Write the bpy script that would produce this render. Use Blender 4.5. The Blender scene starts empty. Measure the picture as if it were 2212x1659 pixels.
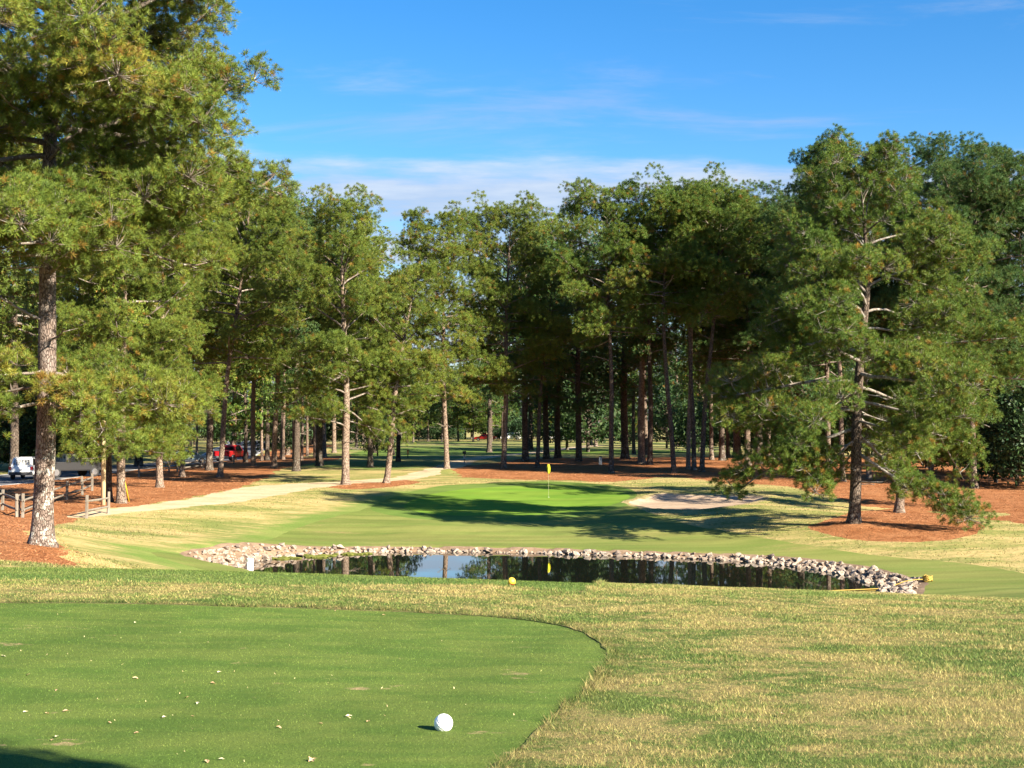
import bpy, bmesh, math, random
import numpy as np
from mathutils import Vector, Matrix

# ------------------------------------------------------------------ camera, sky, sun, exposure
scene = bpy.context.scene
C = scene.collection
F = 3195.0                       # focal length in units of a 2212 x 1659 picture
CX, CY, HZ = 1106.0, 829.5, 915.0
CAMZ = 6.19                      # above the pond
PITCH = math.atan((HZ - CY) / F)
cam_d = bpy.data.cameras.new('camera')
cam = bpy.data.objects.new('camera', cam_d)
C.objects.link(cam)
cam.location = (0, 0, CAMZ)
cam.rotation_euler = (math.pi / 2 + PITCH, 0, 0)
cam_d.sensor_width = 36.0
cam_d.lens = 36.0 * F / 2212.0
cam_d.clip_end = 5000
cam_d.clip_start = 0.1
scene.camera = cam

SUN_EL = math.radians(27)
SH_DIR = Vector((-0.77, 0.64, 0)).normalized()      # the way shadows fall on the ground
to_sun = Vector((-SH_DIR.x * math.cos(SUN_EL), -SH_DIR.y * math.cos(SUN_EL), math.sin(SUN_EL)))
sun_d = bpy.data.lights.new('sun', 'SUN')
sun_d.energy = 5.0
sun_d.angle = math.radians(0.5)
sun_d.color = (1.0, 0.90, 0.74)
sun = bpy.data.objects.new('sun', sun_d)
C.objects.link(sun)
sun.rotation_euler = to_sun.to_track_quat('Z', 'Y').to_euler()

world = bpy.data.worlds.new('World')
scene.world = world
world.use_nodes = True
wn, wl = world.node_tree.nodes, world.node_tree.links
wn.clear()


def N(nodes, typ, **kw):
    n = nodes.new(typ)
    for k, v in kw.items():
        if k.startswith('i_'):
            n.inputs[k[2:].replace('_', ' ')].default_value = v
        else:
            setattr(n, k, v)
    return n


sky = N(wn, 'ShaderNodeTexSky', sky_type='NISHITA', sun_disc=False)
sky.sun_elevation = SUN_EL
sky.sun_rotation = math.atan2(to_sun.x, to_sun.y)
sky.air_density = 1.0
sky.dust_density = 0.1
sky.ozone_density = 4.0
sky.altitude = 200
w_hsv = N(wn, 'ShaderNodeHueSaturation')
w_hsv.inputs['Hue'].default_value = 0.504
w_hsv.inputs['Saturation'].default_value = 1.32
wl.new(sky.outputs[0], w_hsv.inputs['Color'])
# clouds: a direction is flattened on a high plane, noise on that plane; more of it low down
tc = N(wn, 'ShaderNodeTexCoord')
sep = N(wn, 'ShaderNodeSeparateXYZ')
wl.new(tc.outputs['Generated'], sep.inputs[0])


def wmath(op, a, b=None, clamp=False):
    m = N(wn, 'ShaderNodeMath', operation=op, use_clamp=clamp)
    for i, v in enumerate((a, b)):
        if v is None:
            continue
        if isinstance(v, (int, float)):
            m.inputs[i].default_value = v
        else:
            wl.new(v, m.inputs[i])
    return m.outputs[0]


elev = sep.outputs['Z']
den = wmath('ADD', wmath('MAXIMUM', elev, 0.0), 0.10)
px = wmath('DIVIDE', sep.outputs['X'], den)
py = wmath('DIVIDE', sep.outputs['Y'], den)
comb = N(wn, 'ShaderNodeCombineXYZ')
wl.new(px, comb.inputs[0])
wl.new(py, comb.inputs[1])


def wramp(val, a, b, c0=0.0, c1=1.0):
    m = N(wn, 'ShaderNodeMapRange', clamp=True, interpolation_type='SMOOTHSTEP')
    m.inputs['From Min'].default_value = a
    m.inputs['From Max'].default_value = b
    m.inputs['To Min'].default_value = c0
    m.inputs['To Max'].default_value = c1
    wl.new(val, m.inputs['Value'])
    return m.outputs[0]


n1 = N(wn, 'ShaderNodeTexNoise', i_Scale=1.15, i_Detail=7.0, i_Roughness=0.58)
mp1 = N(wn, 'ShaderNodeMapping')
mp1.inputs['Location'].default_value = (3.1, 0.7, 0.0)
mp1.inputs['Scale'].default_value = (1.0, 1.6, 1.0)
wl.new(comb.outputs[0], mp1.inputs[0])
wl.new(mp1.outputs[0], n1.inputs['Vector'])
low = wramp(wmath('ADD', elev, wmath('MULTIPLY', n1.outputs['Fac'], -0.10)), 0.100, 0.128, 1.0, 0.0)           # the bank of cloud above the trees
bank = wmath('MULTIPLY', wramp(n1.outputs['Fac'], 0.30, 0.52), low)
n2 = N(wn, 'ShaderNodeTexNoise', i_Scale=2.0, i_Detail=8.0, i_Roughness=0.62, i_Distortion=0.4)
mp2 = N(wn, 'ShaderNodeMapping')
mp2.inputs['Location'].default_value = (5.2, 1.3, 0.4)
mp2.inputs['Scale'].default_value = (0.55, 1.25, 1.0)
wl.new(comb.outputs[0], mp2.inputs[0])
wl.new(mp2.outputs[0], n2.inputs['Vector'])
wisps = wmath('MULTIPLY', wramp(n2.outputs['Fac'], 0.52, 0.76), 0.40)
cover = wmath('MAXIMUM', wmath('MULTIPLY', bank, 0.78), wisps)
cl_ramp = N(wn, 'ShaderNodeMix', data_type='RGBA')
wl.new(wramp(n1.outputs['Fac'], 0.45, 0.70), cl_ramp.inputs['Factor'])
cl_ramp.inputs['A'].default_value = (2.7, 3.15, 4.1, 1)
cl_ramp.inputs['B'].default_value = (4.3, 4.45, 4.7, 1)
cmix = N(wn, 'ShaderNodeMix', data_type='RGBA')
wl.new(cover, cmix.inputs['Factor'])
wl.new(w_hsv.outputs[0], cmix.inputs['A'])
wl.new(cl_ramp.outputs['Result'], cmix.inputs['B'])
bg = N(wn, 'ShaderNodeBackground')
bg.inputs['Strength'].default_value = 0.055
wl.new(cmix.outputs['Result'], bg.inputs['Color'])
wo = N(wn, 'ShaderNodeOutputWorld')
wl.new(bg.outputs[0], wo.inputs['Surface'])

scene.render.engine = 'CYCLES'
scene.view_settings.view_transform = 'Standard'
scene.view_settings.look = 'None'
scene.view_settings.gamma = 1.0
scene.view_settings.use_curve_mapping = False
scene.view_settings.exposure = 1.85
scene.cycles.max_bounces = 6
scene.cycles.diffuse_bounces = 3
scene.cycles.glossy_bounces = 3
scene.cycles.transmission_bounces = 3
scene.cycles.transparent_max_bounces = 4
scene.cycles.caustics_reflective = False
scene.cycles.caustics_refractive = False

# ------------------------------------------------------------------ helpers
rng = np.random.default_rng(7)
random.seed(7)
cp, sp = math.cos(PITCH), math.sin(PITCH)


def ray(xd, yd):
    X, Y = (xd - CX) / F, -(yd - CY) / F
    d = np.array((X, cp - Y * sp, sp + Y * cp))
    return d / d[1]


def P(xd, yd, D):
    r = ray(xd, yd)
    return (r[0] * D, D, CAMZ + r[2] * D)


def link(o, parent=None):
    C.objects.link(o)
    if parent is not None:
        o.parent = parent
    return o


def np_mesh(name, V, T, smooth=False, attrs=None):
    me = bpy.data.meshes.new(name)
    V = np.ascontiguousarray(V, dtype=np.float32)
    T = np.ascontiguousarray(T, dtype=np.int32)
    k = T.shape[1]
    me.vertices.add(len(V))
    me.vertices.foreach_set('co', V.ravel())
    me.loops.add(T.size)
    me.loops.foreach_set('vertex_index', T.ravel())
    me.polygons.add(len(T))
    me.polygons.foreach_set('loop_start', np.arange(0, T.size, k, dtype=np.int32))
    me.polygons.foreach_set('loop_total', np.full(len(T), k, dtype=np.int32))
    if smooth:
        me.polygons.foreach_set('use_smooth', np.ones(len(T), dtype=bool))
    if attrs:
        for an, av in attrs.items():
            a = me.attributes.new(an, 'FLOAT', 'POINT')
            a.data.foreach_set('value', np.ascontiguousarray(av, dtype=np.float32))
    me.update(calc_edges=True)
    return me


def mobj(name, me, mat, parent=None):
    o = bpy.data.objects.new(name, me)
    if mat is not None:
        if len(me.materials) == 0:
            me.materials.append(mat)
    return link(o, parent)


def tag(o, label, cat, group=None, kind=None):
    o['label'] = label
    o['category'] = cat
    if group:
        o['group'] = group
    if kind:
        o['kind'] = kind
    return o


def struct(o, label=None):
    o['kind'] = 'structure'
    if label:
        o['label'] = label
    return o


def empty(name, loc, rz=0.0):
    o = bpy.data.objects.new(name, None)
    o.location = loc
    o.rotation_euler = (0, 0, rz)
    return link(o)


def copy_tree(o, parent=None):
    c = o.copy()
    C.objects.link(c)
    c.parent = parent
    for ch in list(o.children):
        copy_tree(ch, c)
    return c


class MB:
    """collects boxes, tubes and rings in one bmesh"""

    def __init__(self):
        self.bm = bmesh.new()

    def box(self, c, s, rz=0.0, rot=None, bev=0.0, taper=None):
        r = bmesh.ops.create_cube(self.bm, size=1.0)
        vs = r['verts']
        M = Matrix.Translation(c) @ (rot.to_4x4() if rot is not None else Matrix.Rotation(rz, 4, 'Z'))
        for v in vs:
            p = Vector((v.co.x * s[0], v.co.y * s[1], v.co.z * s[2]))
            if taper and v.co.z > 0:
                p.x *= taper[0]
                p.y *= taper[1]
            v.co = M @ p
        if bev > 0:
            es = list({e for v in vs for e in v.link_edges})
            bmesh.ops.bevel(self.bm, geom=es, offset=bev, segments=2, affect='EDGES', profile=0.6)
        return self

    def tube(self, pts, radii, n=8, cap=True):
        pts = [Vector(p) for p in pts]
        if isinstance(radii, (int, float)):
            radii = [radii] * len(pts)
        rings = []
        for i, p in enumerate(pts):
            t = (pts[min(i + 1, len(pts) - 1)] - pts[max(i - 1, 0)]).normalized()
            ref = Vector((0, 0, 1)) if abs(t.z) < 0.9 else Vector((1, 0, 0))
            u = t.cross(ref).normalized()
            w = t.cross(u)
            rings.append([self.bm.verts.new(p + (u * math.cos(a) + w * math.sin(a)) * radii[i])
                          for a in (2 * math.pi * k / n for k in range(n))])
        for a, b in zip(rings, rings[1:]):
            for k in range(n):
                self.bm.faces.new((a[k], a[(k + 1) % n], b[(k + 1) % n], b[k]))
        if cap:
            self.bm.faces.new(rings[0])
            self.bm.faces.new(rings[-1][::-1])
        return self

    def prism(self, prof, x0, x1):
        """profile of (y, z) pushed along x"""
        a = [self.bm.verts.new((x0, y, z)) for y, z in prof]
        b = [self.bm.verts.new((x1, y, z)) for y, z in prof]
        n = len(prof)
        for k in range(n):
            self.bm.faces.new((a[k], a[(k + 1) % n], b[(k + 1) % n], b[k]))
        self.bm.faces.new(a[::-1])
        self.bm.faces.new(b)
        return self

    def build(self, name, mat, parent=None, smooth=False):
        bmesh.ops.recalc_face_normals(self.bm, faces=self.bm.faces[:])
        me = bpy.data.meshes.new(name)
        self.bm.to_mesh(me)
        self.bm.free()
        if smooth:
            for p in me.polygons:
                p.use_smooth = True
        return mobj(name, me, mat, parent)


# ------------------------------------------------------------------ materials
def new_mat(name):
    m = bpy.data.materials.new(name)
    m.use_nodes = True
    m.node_tree.nodes.clear()
    return m, m.node_tree.nodes, m.node_tree.links


class NT:
    def __init__(self, name):
        self.m, self.n, self.l = new_mat(name)
        self.pos = N(self.n, 'ShaderNodeNewGeometry').outputs['Position']

    def put(self, sock, v):
        if isinstance(v, (int, float)):
            sock.default_value = v
        elif isinstance(v, tuple):
            sock.default_value = v if len(v) != 3 or sock.type == 'VECTOR' else (*v, 1)
        else:
            self.l.new(v, sock)

    def math(self, op, a, b=0.0, clamp=False):
        m = N(self.n, 'ShaderNodeMath', operation=op, use_clamp=clamp)
        self.put(m.inputs[0], a)
        self.put(m.inputs[1], b)
        return m.outputs[0]

    def noise(self, scale, detail=3.0, rough=0.55, vec=None, stretch=None, loc=(0, 0, 0), dist=0.0):
        v = vec if vec is not None else self.pos
        mp = N(self.n, 'ShaderNodeMapping')
        mp.inputs['Scale'].default_value = stretch or (1, 1, 1)
        mp.inputs['Location'].default_value = loc
        self.l.new(v, mp.inputs[0])
        t = N(self.n, 'ShaderNodeTexNoise')
        t.inputs['Scale'].default_value = scale
        t.inputs['Detail'].default_value = detail
        t.inputs['Roughness'].default_value = rough
        t.inputs['Distortion'].default_value = dist
        self.l.new(mp.outputs[0], t.inputs['Vector'])
        return t.outputs['Fac']

    def voro(self, scale, vec=None, stretch=None, feature='F1', out='Distance'):
        v = vec if vec is not None else self.pos
        mp = N(self.n, 'ShaderNodeMapping')
        mp.inputs['Scale'].default_value = stretch or (1, 1, 1)
        self.l.new(v, mp.inputs[0])
        t = N(self.n, 'ShaderNodeTexVoronoi', feature=feature)
        t.inputs['Scale'].default_value = scale
        self.l.new(mp.outputs[0], t.inputs['Vector'])
        return t.outputs[out]

    def step(self, v, a, b, lo=0.0, hi=1.0):
        m = N(self.n, 'ShaderNodeMapRange', clamp=True, interpolation_type='SMOOTHSTEP')
        m.inputs['From Min'].default_value = a
        m.inputs['From Max'].default_value = b
        m.inputs['To Min'].default_value = lo
        m.inputs['To Max'].default_value = hi
        self.put(m.inputs['Value'], v)
        return m.outputs[0]

    def mix(self, f, a, b, blend='MIX'):
        m = N(self.n, 'ShaderNodeMix', data_type='RGBA', blend_type=blend)
        self.put(m.inputs['Factor'], f)
        self.put(m.inputs['A'], a)
        self.put(m.inputs['B'], b)
        return m.outputs['Result']

    def scale(self, col, f):
        c = N(self.n, 'ShaderNodeCombineColor')
        for k in range(3):
            self.put(c.inputs[k], f)
        return self.mix(1.0, col, c.outputs[0], 'MULTIPLY')

    def attr(self, name):
        return N(self.n, 'ShaderNodeAttribute', attribute_name=name).outputs['Fac']

    def bump(self, h, strength=0.5, dist=0.05):
        b = N(self.n, 'ShaderNodeBump')
        b.inputs['Strength'].default_value = strength
        b.inputs['Distance'].default_value = dist
        self.put(b.inputs['Height'], h)
        return b.outputs[0]

    def finish(self, col, rough=0.8, normal=None, spec=0.3, metal=0.0, transl=0.0, tcol=None, coat=0.0, ior=None):
        b = N(self.n, 'ShaderNodeBsdfPrincipled')
        self.put(b.inputs['Base Color'], col)
        self.put(b.inputs['Roughness'], rough)
        b.inputs['Specular IOR Level'].default_value = spec
        b.inputs['Metallic'].default_value = metal
        b.inputs['Coat Weight'].default_value = coat
        if ior:
            b.inputs['IOR'].default_value = ior
        if normal is not None:
            self.l.new(normal, b.inputs['Normal'])
        out = N(self.n, 'ShaderNodeOutputMaterial')
        s = b.outputs[0]
        if transl > 0:
            t = N(self.n, 'ShaderNodeBsdfTranslucent')
            self.put(t.inputs['Color'], tcol if tcol is not None else col)
            mx = N(self.n, 'ShaderNodeMixShader')
            mx.inputs[0].default_value = transl
            self.l.new(s, mx.inputs[1])
            self.l.new(t.outputs[0], mx.inputs[2])
            s = mx.outputs[0]
        self.l.new(s, out.inputs['Surface'])
        return self.m


def turf_colour(t, g1, g2, tan, lo, hi, big=0.5, stretch=(1.0, 1.6, 1.0), fine=18.0, loc=(0, 0, 0), jit=None):
    """green turf with dormant straw-coloured patches that follow world position"""
    a = t.noise(big, 5.0, 0.62, stretch=stretch, loc=loc, dist=0.3)
    b = t.noise(fine, 3.0, 0.65, stretch=(1.0, 1.0, 1.0))
    c = t.noise(big * 6.0, 3.0, 0.6, stretch=stretch)
    s = t.math('ADD', t.math('MULTIPLY', a, 0.52), t.math('ADD', t.math('MULTIPLY', b, 0.20), t.math('MULTIPLY', c, 0.28)))
    if jit is not None:
        s = t.math('ADD', s, jit)
    green = t.mix(t.step(t.noise(big * 2.3, 3.0, 0.6, stretch=stretch, loc=(9, 4, 0)), 0.36, 0.64), g1, g2)
    return t.mix(t.step(s, lo, hi), green, tan), b


def mat_turf(name, g1, g2, tan, lo, hi, big=0.5, stretch=(1, 1.6, 1), fine=18.0, bump=0.6, bdist=0.03, dark=0.35, loc=(0, 0, 0), stripes=None, worn=None, mow=False):
    t = NT(name)
    col, b = turf_colour(t, g1, g2, tan, lo, hi, big, stretch, fine, loc)
    if worn:
        col = wear(t, col, worn)
    if mow:
        w = t.noise(1.1, 1.0, 0.5, stretch=(1.0, 0.30, 1.0))
        col = t.scale(col, t.step(w, 0.38, 0.62, 0.94, 1.06))
    g = t.noise(fine * 4.5, 2.0, 0.7)
    col = t.scale(col, t.step(g, 0.25, 0.75, 1.0 - dark, 1.0 + dark * 0.6))
    if stripes:
        w = t.noise(stripes[0], 1.5, 0.5, stretch=stripes[1])
        col = t.scale(col, t.step(w, 0.35, 0.65, 0.90, 1.10))
    h = t.math('ADD', t.math('MULTIPLY', b, 0.6), t.math('MULTIPLY', g, 0.4))
    return t.finish(col, 0.9, t.bump(h, bump, bdist), 0.1)


def wear(t, col, amount=0.70, tone=(0.34, 0.25, 0.13)):
    """small worn and divoted spots"""
    a = t.noise(2.6, 4.0, 0.7, stretch=(0.8, 1.3, 1.0), loc=(4, 7, 0))
    b = t.noise(0.35, 2.0, 0.5, loc=(1, 3, 0))
    m = t.math('ADD', a, t.math('MULTIPLY', t.math('SUBTRACT', b, 0.5), 0.35))
    return t.mix(t.step(m, amount - 0.08, amount + 0.02), col, tone)


def mat_blades(name, g1, g2, tan, lo, hi, big=0.5, stretch=(1, 1.6, 1), fine=18.0, loc=(0, 0, 0), transl=0.3, worn=None, mow=False):
    t = NT(name)
    r = t.attr('rnd')
    r2 = t.math('FRACT', t.math('MULTIPLY', r, 37.7))
    col, b = turf_colour(t, g1, g2, tan, lo, hi, big, stretch, fine, loc, t.math('MULTIPLY', t.math('SUBTRACT', r2, 0.5), 0.16))
    if worn:
        col = wear(t, col, worn)
    if mow:
        w = t.noise(1.1, 1.0, 0.5, stretch=(1.0, 0.30, 1.0))
        col = t.scale(col, t.step(w, 0.38, 0.62, 0.94, 1.06))
    col = t.scale(col, t.step(r, 0.0, 1.0, 0.50, 1.42))
    cl_ = t.noise(30.0, 2.0, 0.6, stretch=(1, 1, 0))
    col = t.scale(col, t.step(cl_, 0.32, 0.68, 0.72, 1.22))
    return t.finish(col, 0.6, None, 0.25, transl=transl)


G1, G2, TAN = (0.074, 0.114, 0.024), (0.107, 0.141, 0.033), (0.245, 0.200, 0.076)
M = {}
ROUGH = dict(lo=0.448, hi=0.56, big=0.7, stretch=(0.9, 1.2, 1.0), fine=24.0)
M['rough'] = mat_turf('rough_turf', G1, G2, TAN, bump=0.7, bdist=0.05, **ROUGH)
M['rough_blades'] = mat_blades('rough_blades', (0.134, 0.206, 0.043), (0.196, 0.252, 0.058), (0.464, 0.372, 0.140), **ROUGH)
TEE = dict(lo=0.60, hi=0.74, big=0.6, stretch=(0.8, 1.6, 1.0), fine=22.0)
M['tee'] = mat_turf('tee_turf', (0.078, 0.131, 0.022), (0.119, 0.163, 0.032), (0.238, 0.230, 0.079), bump=0.5, bdist=0.02, worn=0.735, mow=True, **TEE)
M['tee_blades'] = mat_blades('tee_blades', (0.127, 0.209, 0.035), (0.193, 0.259, 0.049), (0.374, 0.352, 0.116), worn=0.735, mow=True, **TEE)
APR = dict(lo=0.56, hi=0.72, big=0.35, stretch=(0.5, 1.4, 1.0), fine=14.0)
M['apron'] = mat_turf('apron_turf', (0.089, 0.155, 0.031), (0.138, 0.190, 0.043), (0.396, 0.263, 0.123), **APR)
M['fairway'] = mat_turf('fairway_turf', (0.144, 0.185, 0.041), (0.197, 0.211, 0.056), (0.347, 0.258, 0.108), 0.53, 0.72, big=0.14,
                        stretch=(0.35, 1.2, 1), fine=5.0, bump=0.4, dark=0.26, stripes=(0.9, (0.12, 1.0, 1.0)))
M['green'] = mat_turf('putting_green_turf', (0.116, 0.215, 0.022), (0.155, 0.245, 0.029), (0.189, 0.249, 0.043), 0.6, 0.8, big=0.2,
                      stretch=(0.4, 1.2, 1), fine=6.0, bump=0.15, dark=0.08, stripes=(0.8, (0.2, 1.2, 1.0)))
M['collar'] = mat_turf('collar_turf', (0.107, 0.172, 0.032), (0.130, 0.189, 0.038), (0.279, 0.232, 0.090), 0.62, 0.8, big=0.2,
                       stretch=(0.4, 1.2, 1), fine=5.0, bump=0.2, dark=0.12, stripes=(0.9, (0.15, 1.0, 1.0)))


def mat_bank():
    t = NT('dry_rough_turf')
    col, b = turf_colour(t, (0.165, 0.195, 0.052), (0.225, 0.225, 0.066), (0.44, 0.335, 0.140), 0.42, 0.585, 0.20, (0.55, 1.5, 1), 4.5)
    fw = t.mix(t.step(t.noise(0.3, 4.0, 0.6, stretch=(0.4, 1.4, 1)), 0.35, 0.65), (0.150, 0.215, 0.045), (0.205, 0.245, 0.062))
    m_ = t.math('ADD', t.attr('mown'), t.math('MULTIPLY', t.math('SUBTRACT', t.noise(0.55, 5.0, 0.65, stretch=(0.5, 1.4, 1)), 0.5), 1.5))
    col = t.mix(t.step(m_, 0.25, 0.75), col, fw)
    g = t.noise(17.0, 3.0, 0.7)
    col = t.scale(col, t.step(g, 0.25, 0.75, 0.74, 1.18))
    h = t.math('ADD', t.math('MULTIPLY', b, 0.6), t.math('MULTIPLY', g, 0.4))
    return t.finish(col, 0.9, t.bump(h, 0.7, 0.08), 0.1)


M['bank'] = mat_bank()
M['far_turf'] = mat_turf('far_turf', (0.120, 0.172, 0.039), (0.172, 0.206, 0.052), (0.361, 0.301, 0.120), 0.44, 0.6, big=0.06,
                         stretch=(0.5, 1, 1), fine=2.5, bump=0.3, dark=0.18)


def mat_straw():
    t = NT('pine_straw')
    a = t.noise(0.7, 4.0, 0.6, dist=0.5)
    f1 = t.noise(9.0, 4.0, 0.7, stretch=(1.0, 0.35, 1.0), dist=1.2)
    f2 = t.noise(26.0, 3.0, 0.7, stretch=(0.4, 1.0, 1.0), dist=1.0)
    col = t.mix(t.step(a, 0.3, 0.7), (0.26, 0.098, 0.036), (0.37, 0.165, 0.070))
    f = t.math('ADD', t.math('MULTIPLY', f1, 0.55), t.math('MULTIPLY', f2, 0.45))
    col = t.scale(col, t.step(f, 0.32, 0.66, 0.45, 1.35))
    return t.finish(col, 0.9, t.bump(f, 0.9, 0.10), 0.1)


M['straw'] = mat_straw()


def mat_simple(name, c1, c2, scale, rough=0.9, bump=0.4, bdist=0.03, detail=4.0, spec=0.2, stretch=None, speck=None, coat=0.0, metal=0.0):
    t = NT(name)
    tcn = N(t.n, 'ShaderNodeTexCoord').outputs['Object']
    a = t.noise(scale, detail, 0.6, vec=tcn, stretch=stretch)
    col = t.mix(t.step(a, 0.3, 0.7), c1, c2)
    if speck:
        s = t.noise(speck[0], 2.0, 0.6, vec=tcn)
        col = t.mix(t.step(s, speck[1], speck[1] + 0.1), col, speck[2])
    nb = t.bump(a, bump, bdist) if bump > 0 else None
    return t.finish(col, rough, nb, spec, coat=coat, metal=metal)


def mat_world(name, c1, c2, scale, rough=0.9, bump=0.4, bdist=0.03, stretch=None, fine=None, spec=0.2):
    t = NT(name)
    a = t.noise(scale, 5.0, 0.62, stretch=stretch)
    f = t.noise(fine or scale * 9, 3.0, 0.65)
    col = t.mix(t.step(a, 0.3, 0.7), c1, c2)
    col = t.scale(col, t.step(f, 0.2, 0.8, 0.82, 1.15))
    h = t.math('ADD', t.math('MULTIPLY', a, 0.5), t.math('MULTIPLY', f, 0.5))
    return t.finish(col, rough, t.bump(h, bump, bdist), spec)


M['sand'] = mat_world('bunker_sand', (0.33, 0.235, 0.155), (0.42, 0.31, 0.215), 0.7, bump=0.5, bdist=0.05, stretch=(0.5, 1.4, 1))
M['sandface'] = mat_world('bunker_lip_turf', (0.40, 0.31, 0.15), (0.20, 0.17, 0.07), 2.0, bump=0.8, bdist=0.08)
M['path'] = mat_world('path_sand', (0.425, 0.316, 0.185), (0.555, 0.431, 0.274), 0.6, bump=0.4, bdist=0.03, stretch=(0.6, 1.2, 1))
M['asphalt'] = mat_world('asphalt', (0.085, 0.088, 0.095), (0.14, 0.14, 0.15), 0.4, bump=0.2, bdist=0.01)
M['concrete'] = mat_world('kerb_concrete', (0.45, 0.43, 0.40), (0.58, 0.56, 0.52), 1.0)
M['soil'] = mat_world('soil_edge', (0.075, 0.075, 0.032), (0.13, 0.115, 0.05), 6.0, bump=0.8, bdist=0.03)
M['mud'] = mat_world('pond_bank_soil', (0.18, 0.12, 0.075), (0.30, 0.205, 0.13), 1.5, bump=0.6, bdist=0.08)


def mat_bark(name, c_dark, c_mid, c_light, scale=9.0, lichen=0.0, ylich=2.0):
    t = NT(name)
    tcn = N(t.n, 'ShaderNodeTexCoord').outputs['Object']
    v = t.voro(scale, vec=tcn, stretch=(1, 1, 0.38), feature='DISTANCE_TO_EDGE')
    n_ = t.noise(scale * 0.35, 5.0, 0.65, vec=tcn, stretch=(1, 1, 0.5), dist=0.6)
    f_ = t.noise(scale * 4.0, 3.0, 0.7, vec=tcn)
    plate = t.step(v, 0.0, 0.16)
    col = t.mix(t.step(n_, 0.32, 0.68), c_mid, c_light)
    col = t.scale(col, t.step(f_, 0.2, 0.8, 0.75, 1.2))
    col = t.mix(plate, c_dark, col)
    if lichen > 0:
        z = N(t.n, 'ShaderNodeSeparateXYZ')
        t.l.new(tcn, z.inputs[0])
        lo = t.step(z.outputs['Z'], ylich * 0.5, ylich * 1.6, 1.0, 0.12)
        ln = t.noise(5.5, 4.0, 0.7, vec=tcn, stretch=(1, 1, 0.7), loc=(3, 1, 2))
        lm = t.math('MULTIPLY', t.math('MULTIPLY', t.step(ln, 0.53, 0.60), lo), lichen)
        col = t.mix(lm, col, (0.52, 0.52, 0.45))
    h = t.math('ADD', t.math('MULTIPLY', plate, 0.7), t.math('MULTIPLY', f_, 0.3))
    return t.finish(col, 0.95, t.bump(h, 0.9, 0.05), 0.1)


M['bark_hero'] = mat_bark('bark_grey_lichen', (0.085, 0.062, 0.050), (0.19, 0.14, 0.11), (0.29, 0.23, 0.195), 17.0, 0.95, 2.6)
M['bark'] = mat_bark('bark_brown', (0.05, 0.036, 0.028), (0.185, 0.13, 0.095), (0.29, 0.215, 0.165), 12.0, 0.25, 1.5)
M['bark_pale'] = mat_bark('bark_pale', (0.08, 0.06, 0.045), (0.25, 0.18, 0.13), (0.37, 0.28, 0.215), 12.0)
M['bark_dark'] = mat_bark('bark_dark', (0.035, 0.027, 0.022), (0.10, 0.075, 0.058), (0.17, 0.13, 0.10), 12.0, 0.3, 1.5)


def mat_limb():
    t = NT('limb_bark')
    tcn = N(t.n, 'ShaderNodeTexCoord').outputs['Object']
    a = t.noise(2.2, 4.0, 0.65, vec=tcn)
    b = t.noise(9.0, 3.0, 0.65, vec=tcn, loc=(2, 5, 1))
    col = t.mix(t.step(a, 0.35, 0.6), (0.10, 0.075, 0.058), (0.20, 0.165, 0.135))
    col = t.mix(t.step(b, 0.56, 0.66), col, (0.42, 0.41, 0.36))
    return t.finish(col, 0.9, t.bump(b, 0.6, 0.03), 0.1)


M['limb'] = mat_limb()


def mat_limb_pale():
    t = NT('pale_limb_bark')
    tcn = N(t.n, 'ShaderNodeTexCoord').outputs['Object']
    a = t.noise(2.2, 4.0, 0.65, vec=tcn)
    b = t.noise(9.0, 3.0, 0.65, vec=tcn, loc=(2, 5, 1))
    col = t.mix(t.step(a, 0.35, 0.6), (0.12, 0.095, 0.078), (0.24, 0.205, 0.175))
    col = t.mix(t.step(b, 0.52, 0.62), col, (0.34, 0.34, 0.30))
    return t.finish(col, 0.9, t.bump(b, 0.6, 0.03), 0.1)


M['limb_pale'] = mat_limb_pale()


def mat_needles(name, g1, g2, yel, brn, tuft=False):
    t = NT(name)
    if tuft:
        ta = N(t.n, 'ShaderNodeAttribute', attribute_name='tint', attribute_type='INSTANCER').outputs['Fac']
        a = t.math('ADD', ta, t.attr('jit'))
    else:
        a = t.attr('tint')
    oi = N(t.n, 'ShaderNodeObjectInfo').outputs['Random']
    col = t.mix(t.step(a, 0.0, 0.55), g1, g2)
    col = t.mix(t.step(a, 0.55, 0.80), col, yel)
    col = t.mix(t.step(a, 0.86, 0.93), col, brn)
    oj = t.math('FRACT', t.math('MULTIPLY', oi, 13.7))
    col = t.mix(t.math('MULTIPLY', oj, 0.9), col, t.mix(1.0, col, (1.14, 1.02, 0.78), 'MULTIPLY'))
    col = t.scale(col, t.step(oi, 0.0, 1.0, 0.78, 1.12))
    return t.finish(col, 0.5, None, 0.22, transl=0.22)


M['needle_warm'] = mat_needles('needles_yellow_green', (0.093, 0.149, 0.026), (0.157, 0.213, 0.035), (0.237, 0.221, 0.039), (0.229, 0.136, 0.032))
M['needle_warm_tuft'] = mat_needles('needles_yellow_green_tufts', (0.093, 0.149, 0.026), (0.157, 0.213, 0.035), (0.237, 0.221, 0.039), (0.229, 0.136, 0.032), tuft=True)
M['needle_mid'] = mat_needles('needles_green', (0.072, 0.136, 0.023), (0.127, 0.190, 0.032), (0.204, 0.199, 0.035), (0.246, 0.136, 0.029))
M['needle_mid_tuft'] = mat_needles('needles_green_tufts', (0.072, 0.136, 0.023), (0.127, 0.190, 0.032), (0.204, 0.199, 0.035), (0.246, 0.136, 0.029), tuft=True)
M['needle_cool'] = mat_needles('needles_deep_green', (0.042, 0.102, 0.028), (0.081, 0.143, 0.038), (0.127, 0.153, 0.041), (0.187, 0.120, 0.034))
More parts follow.
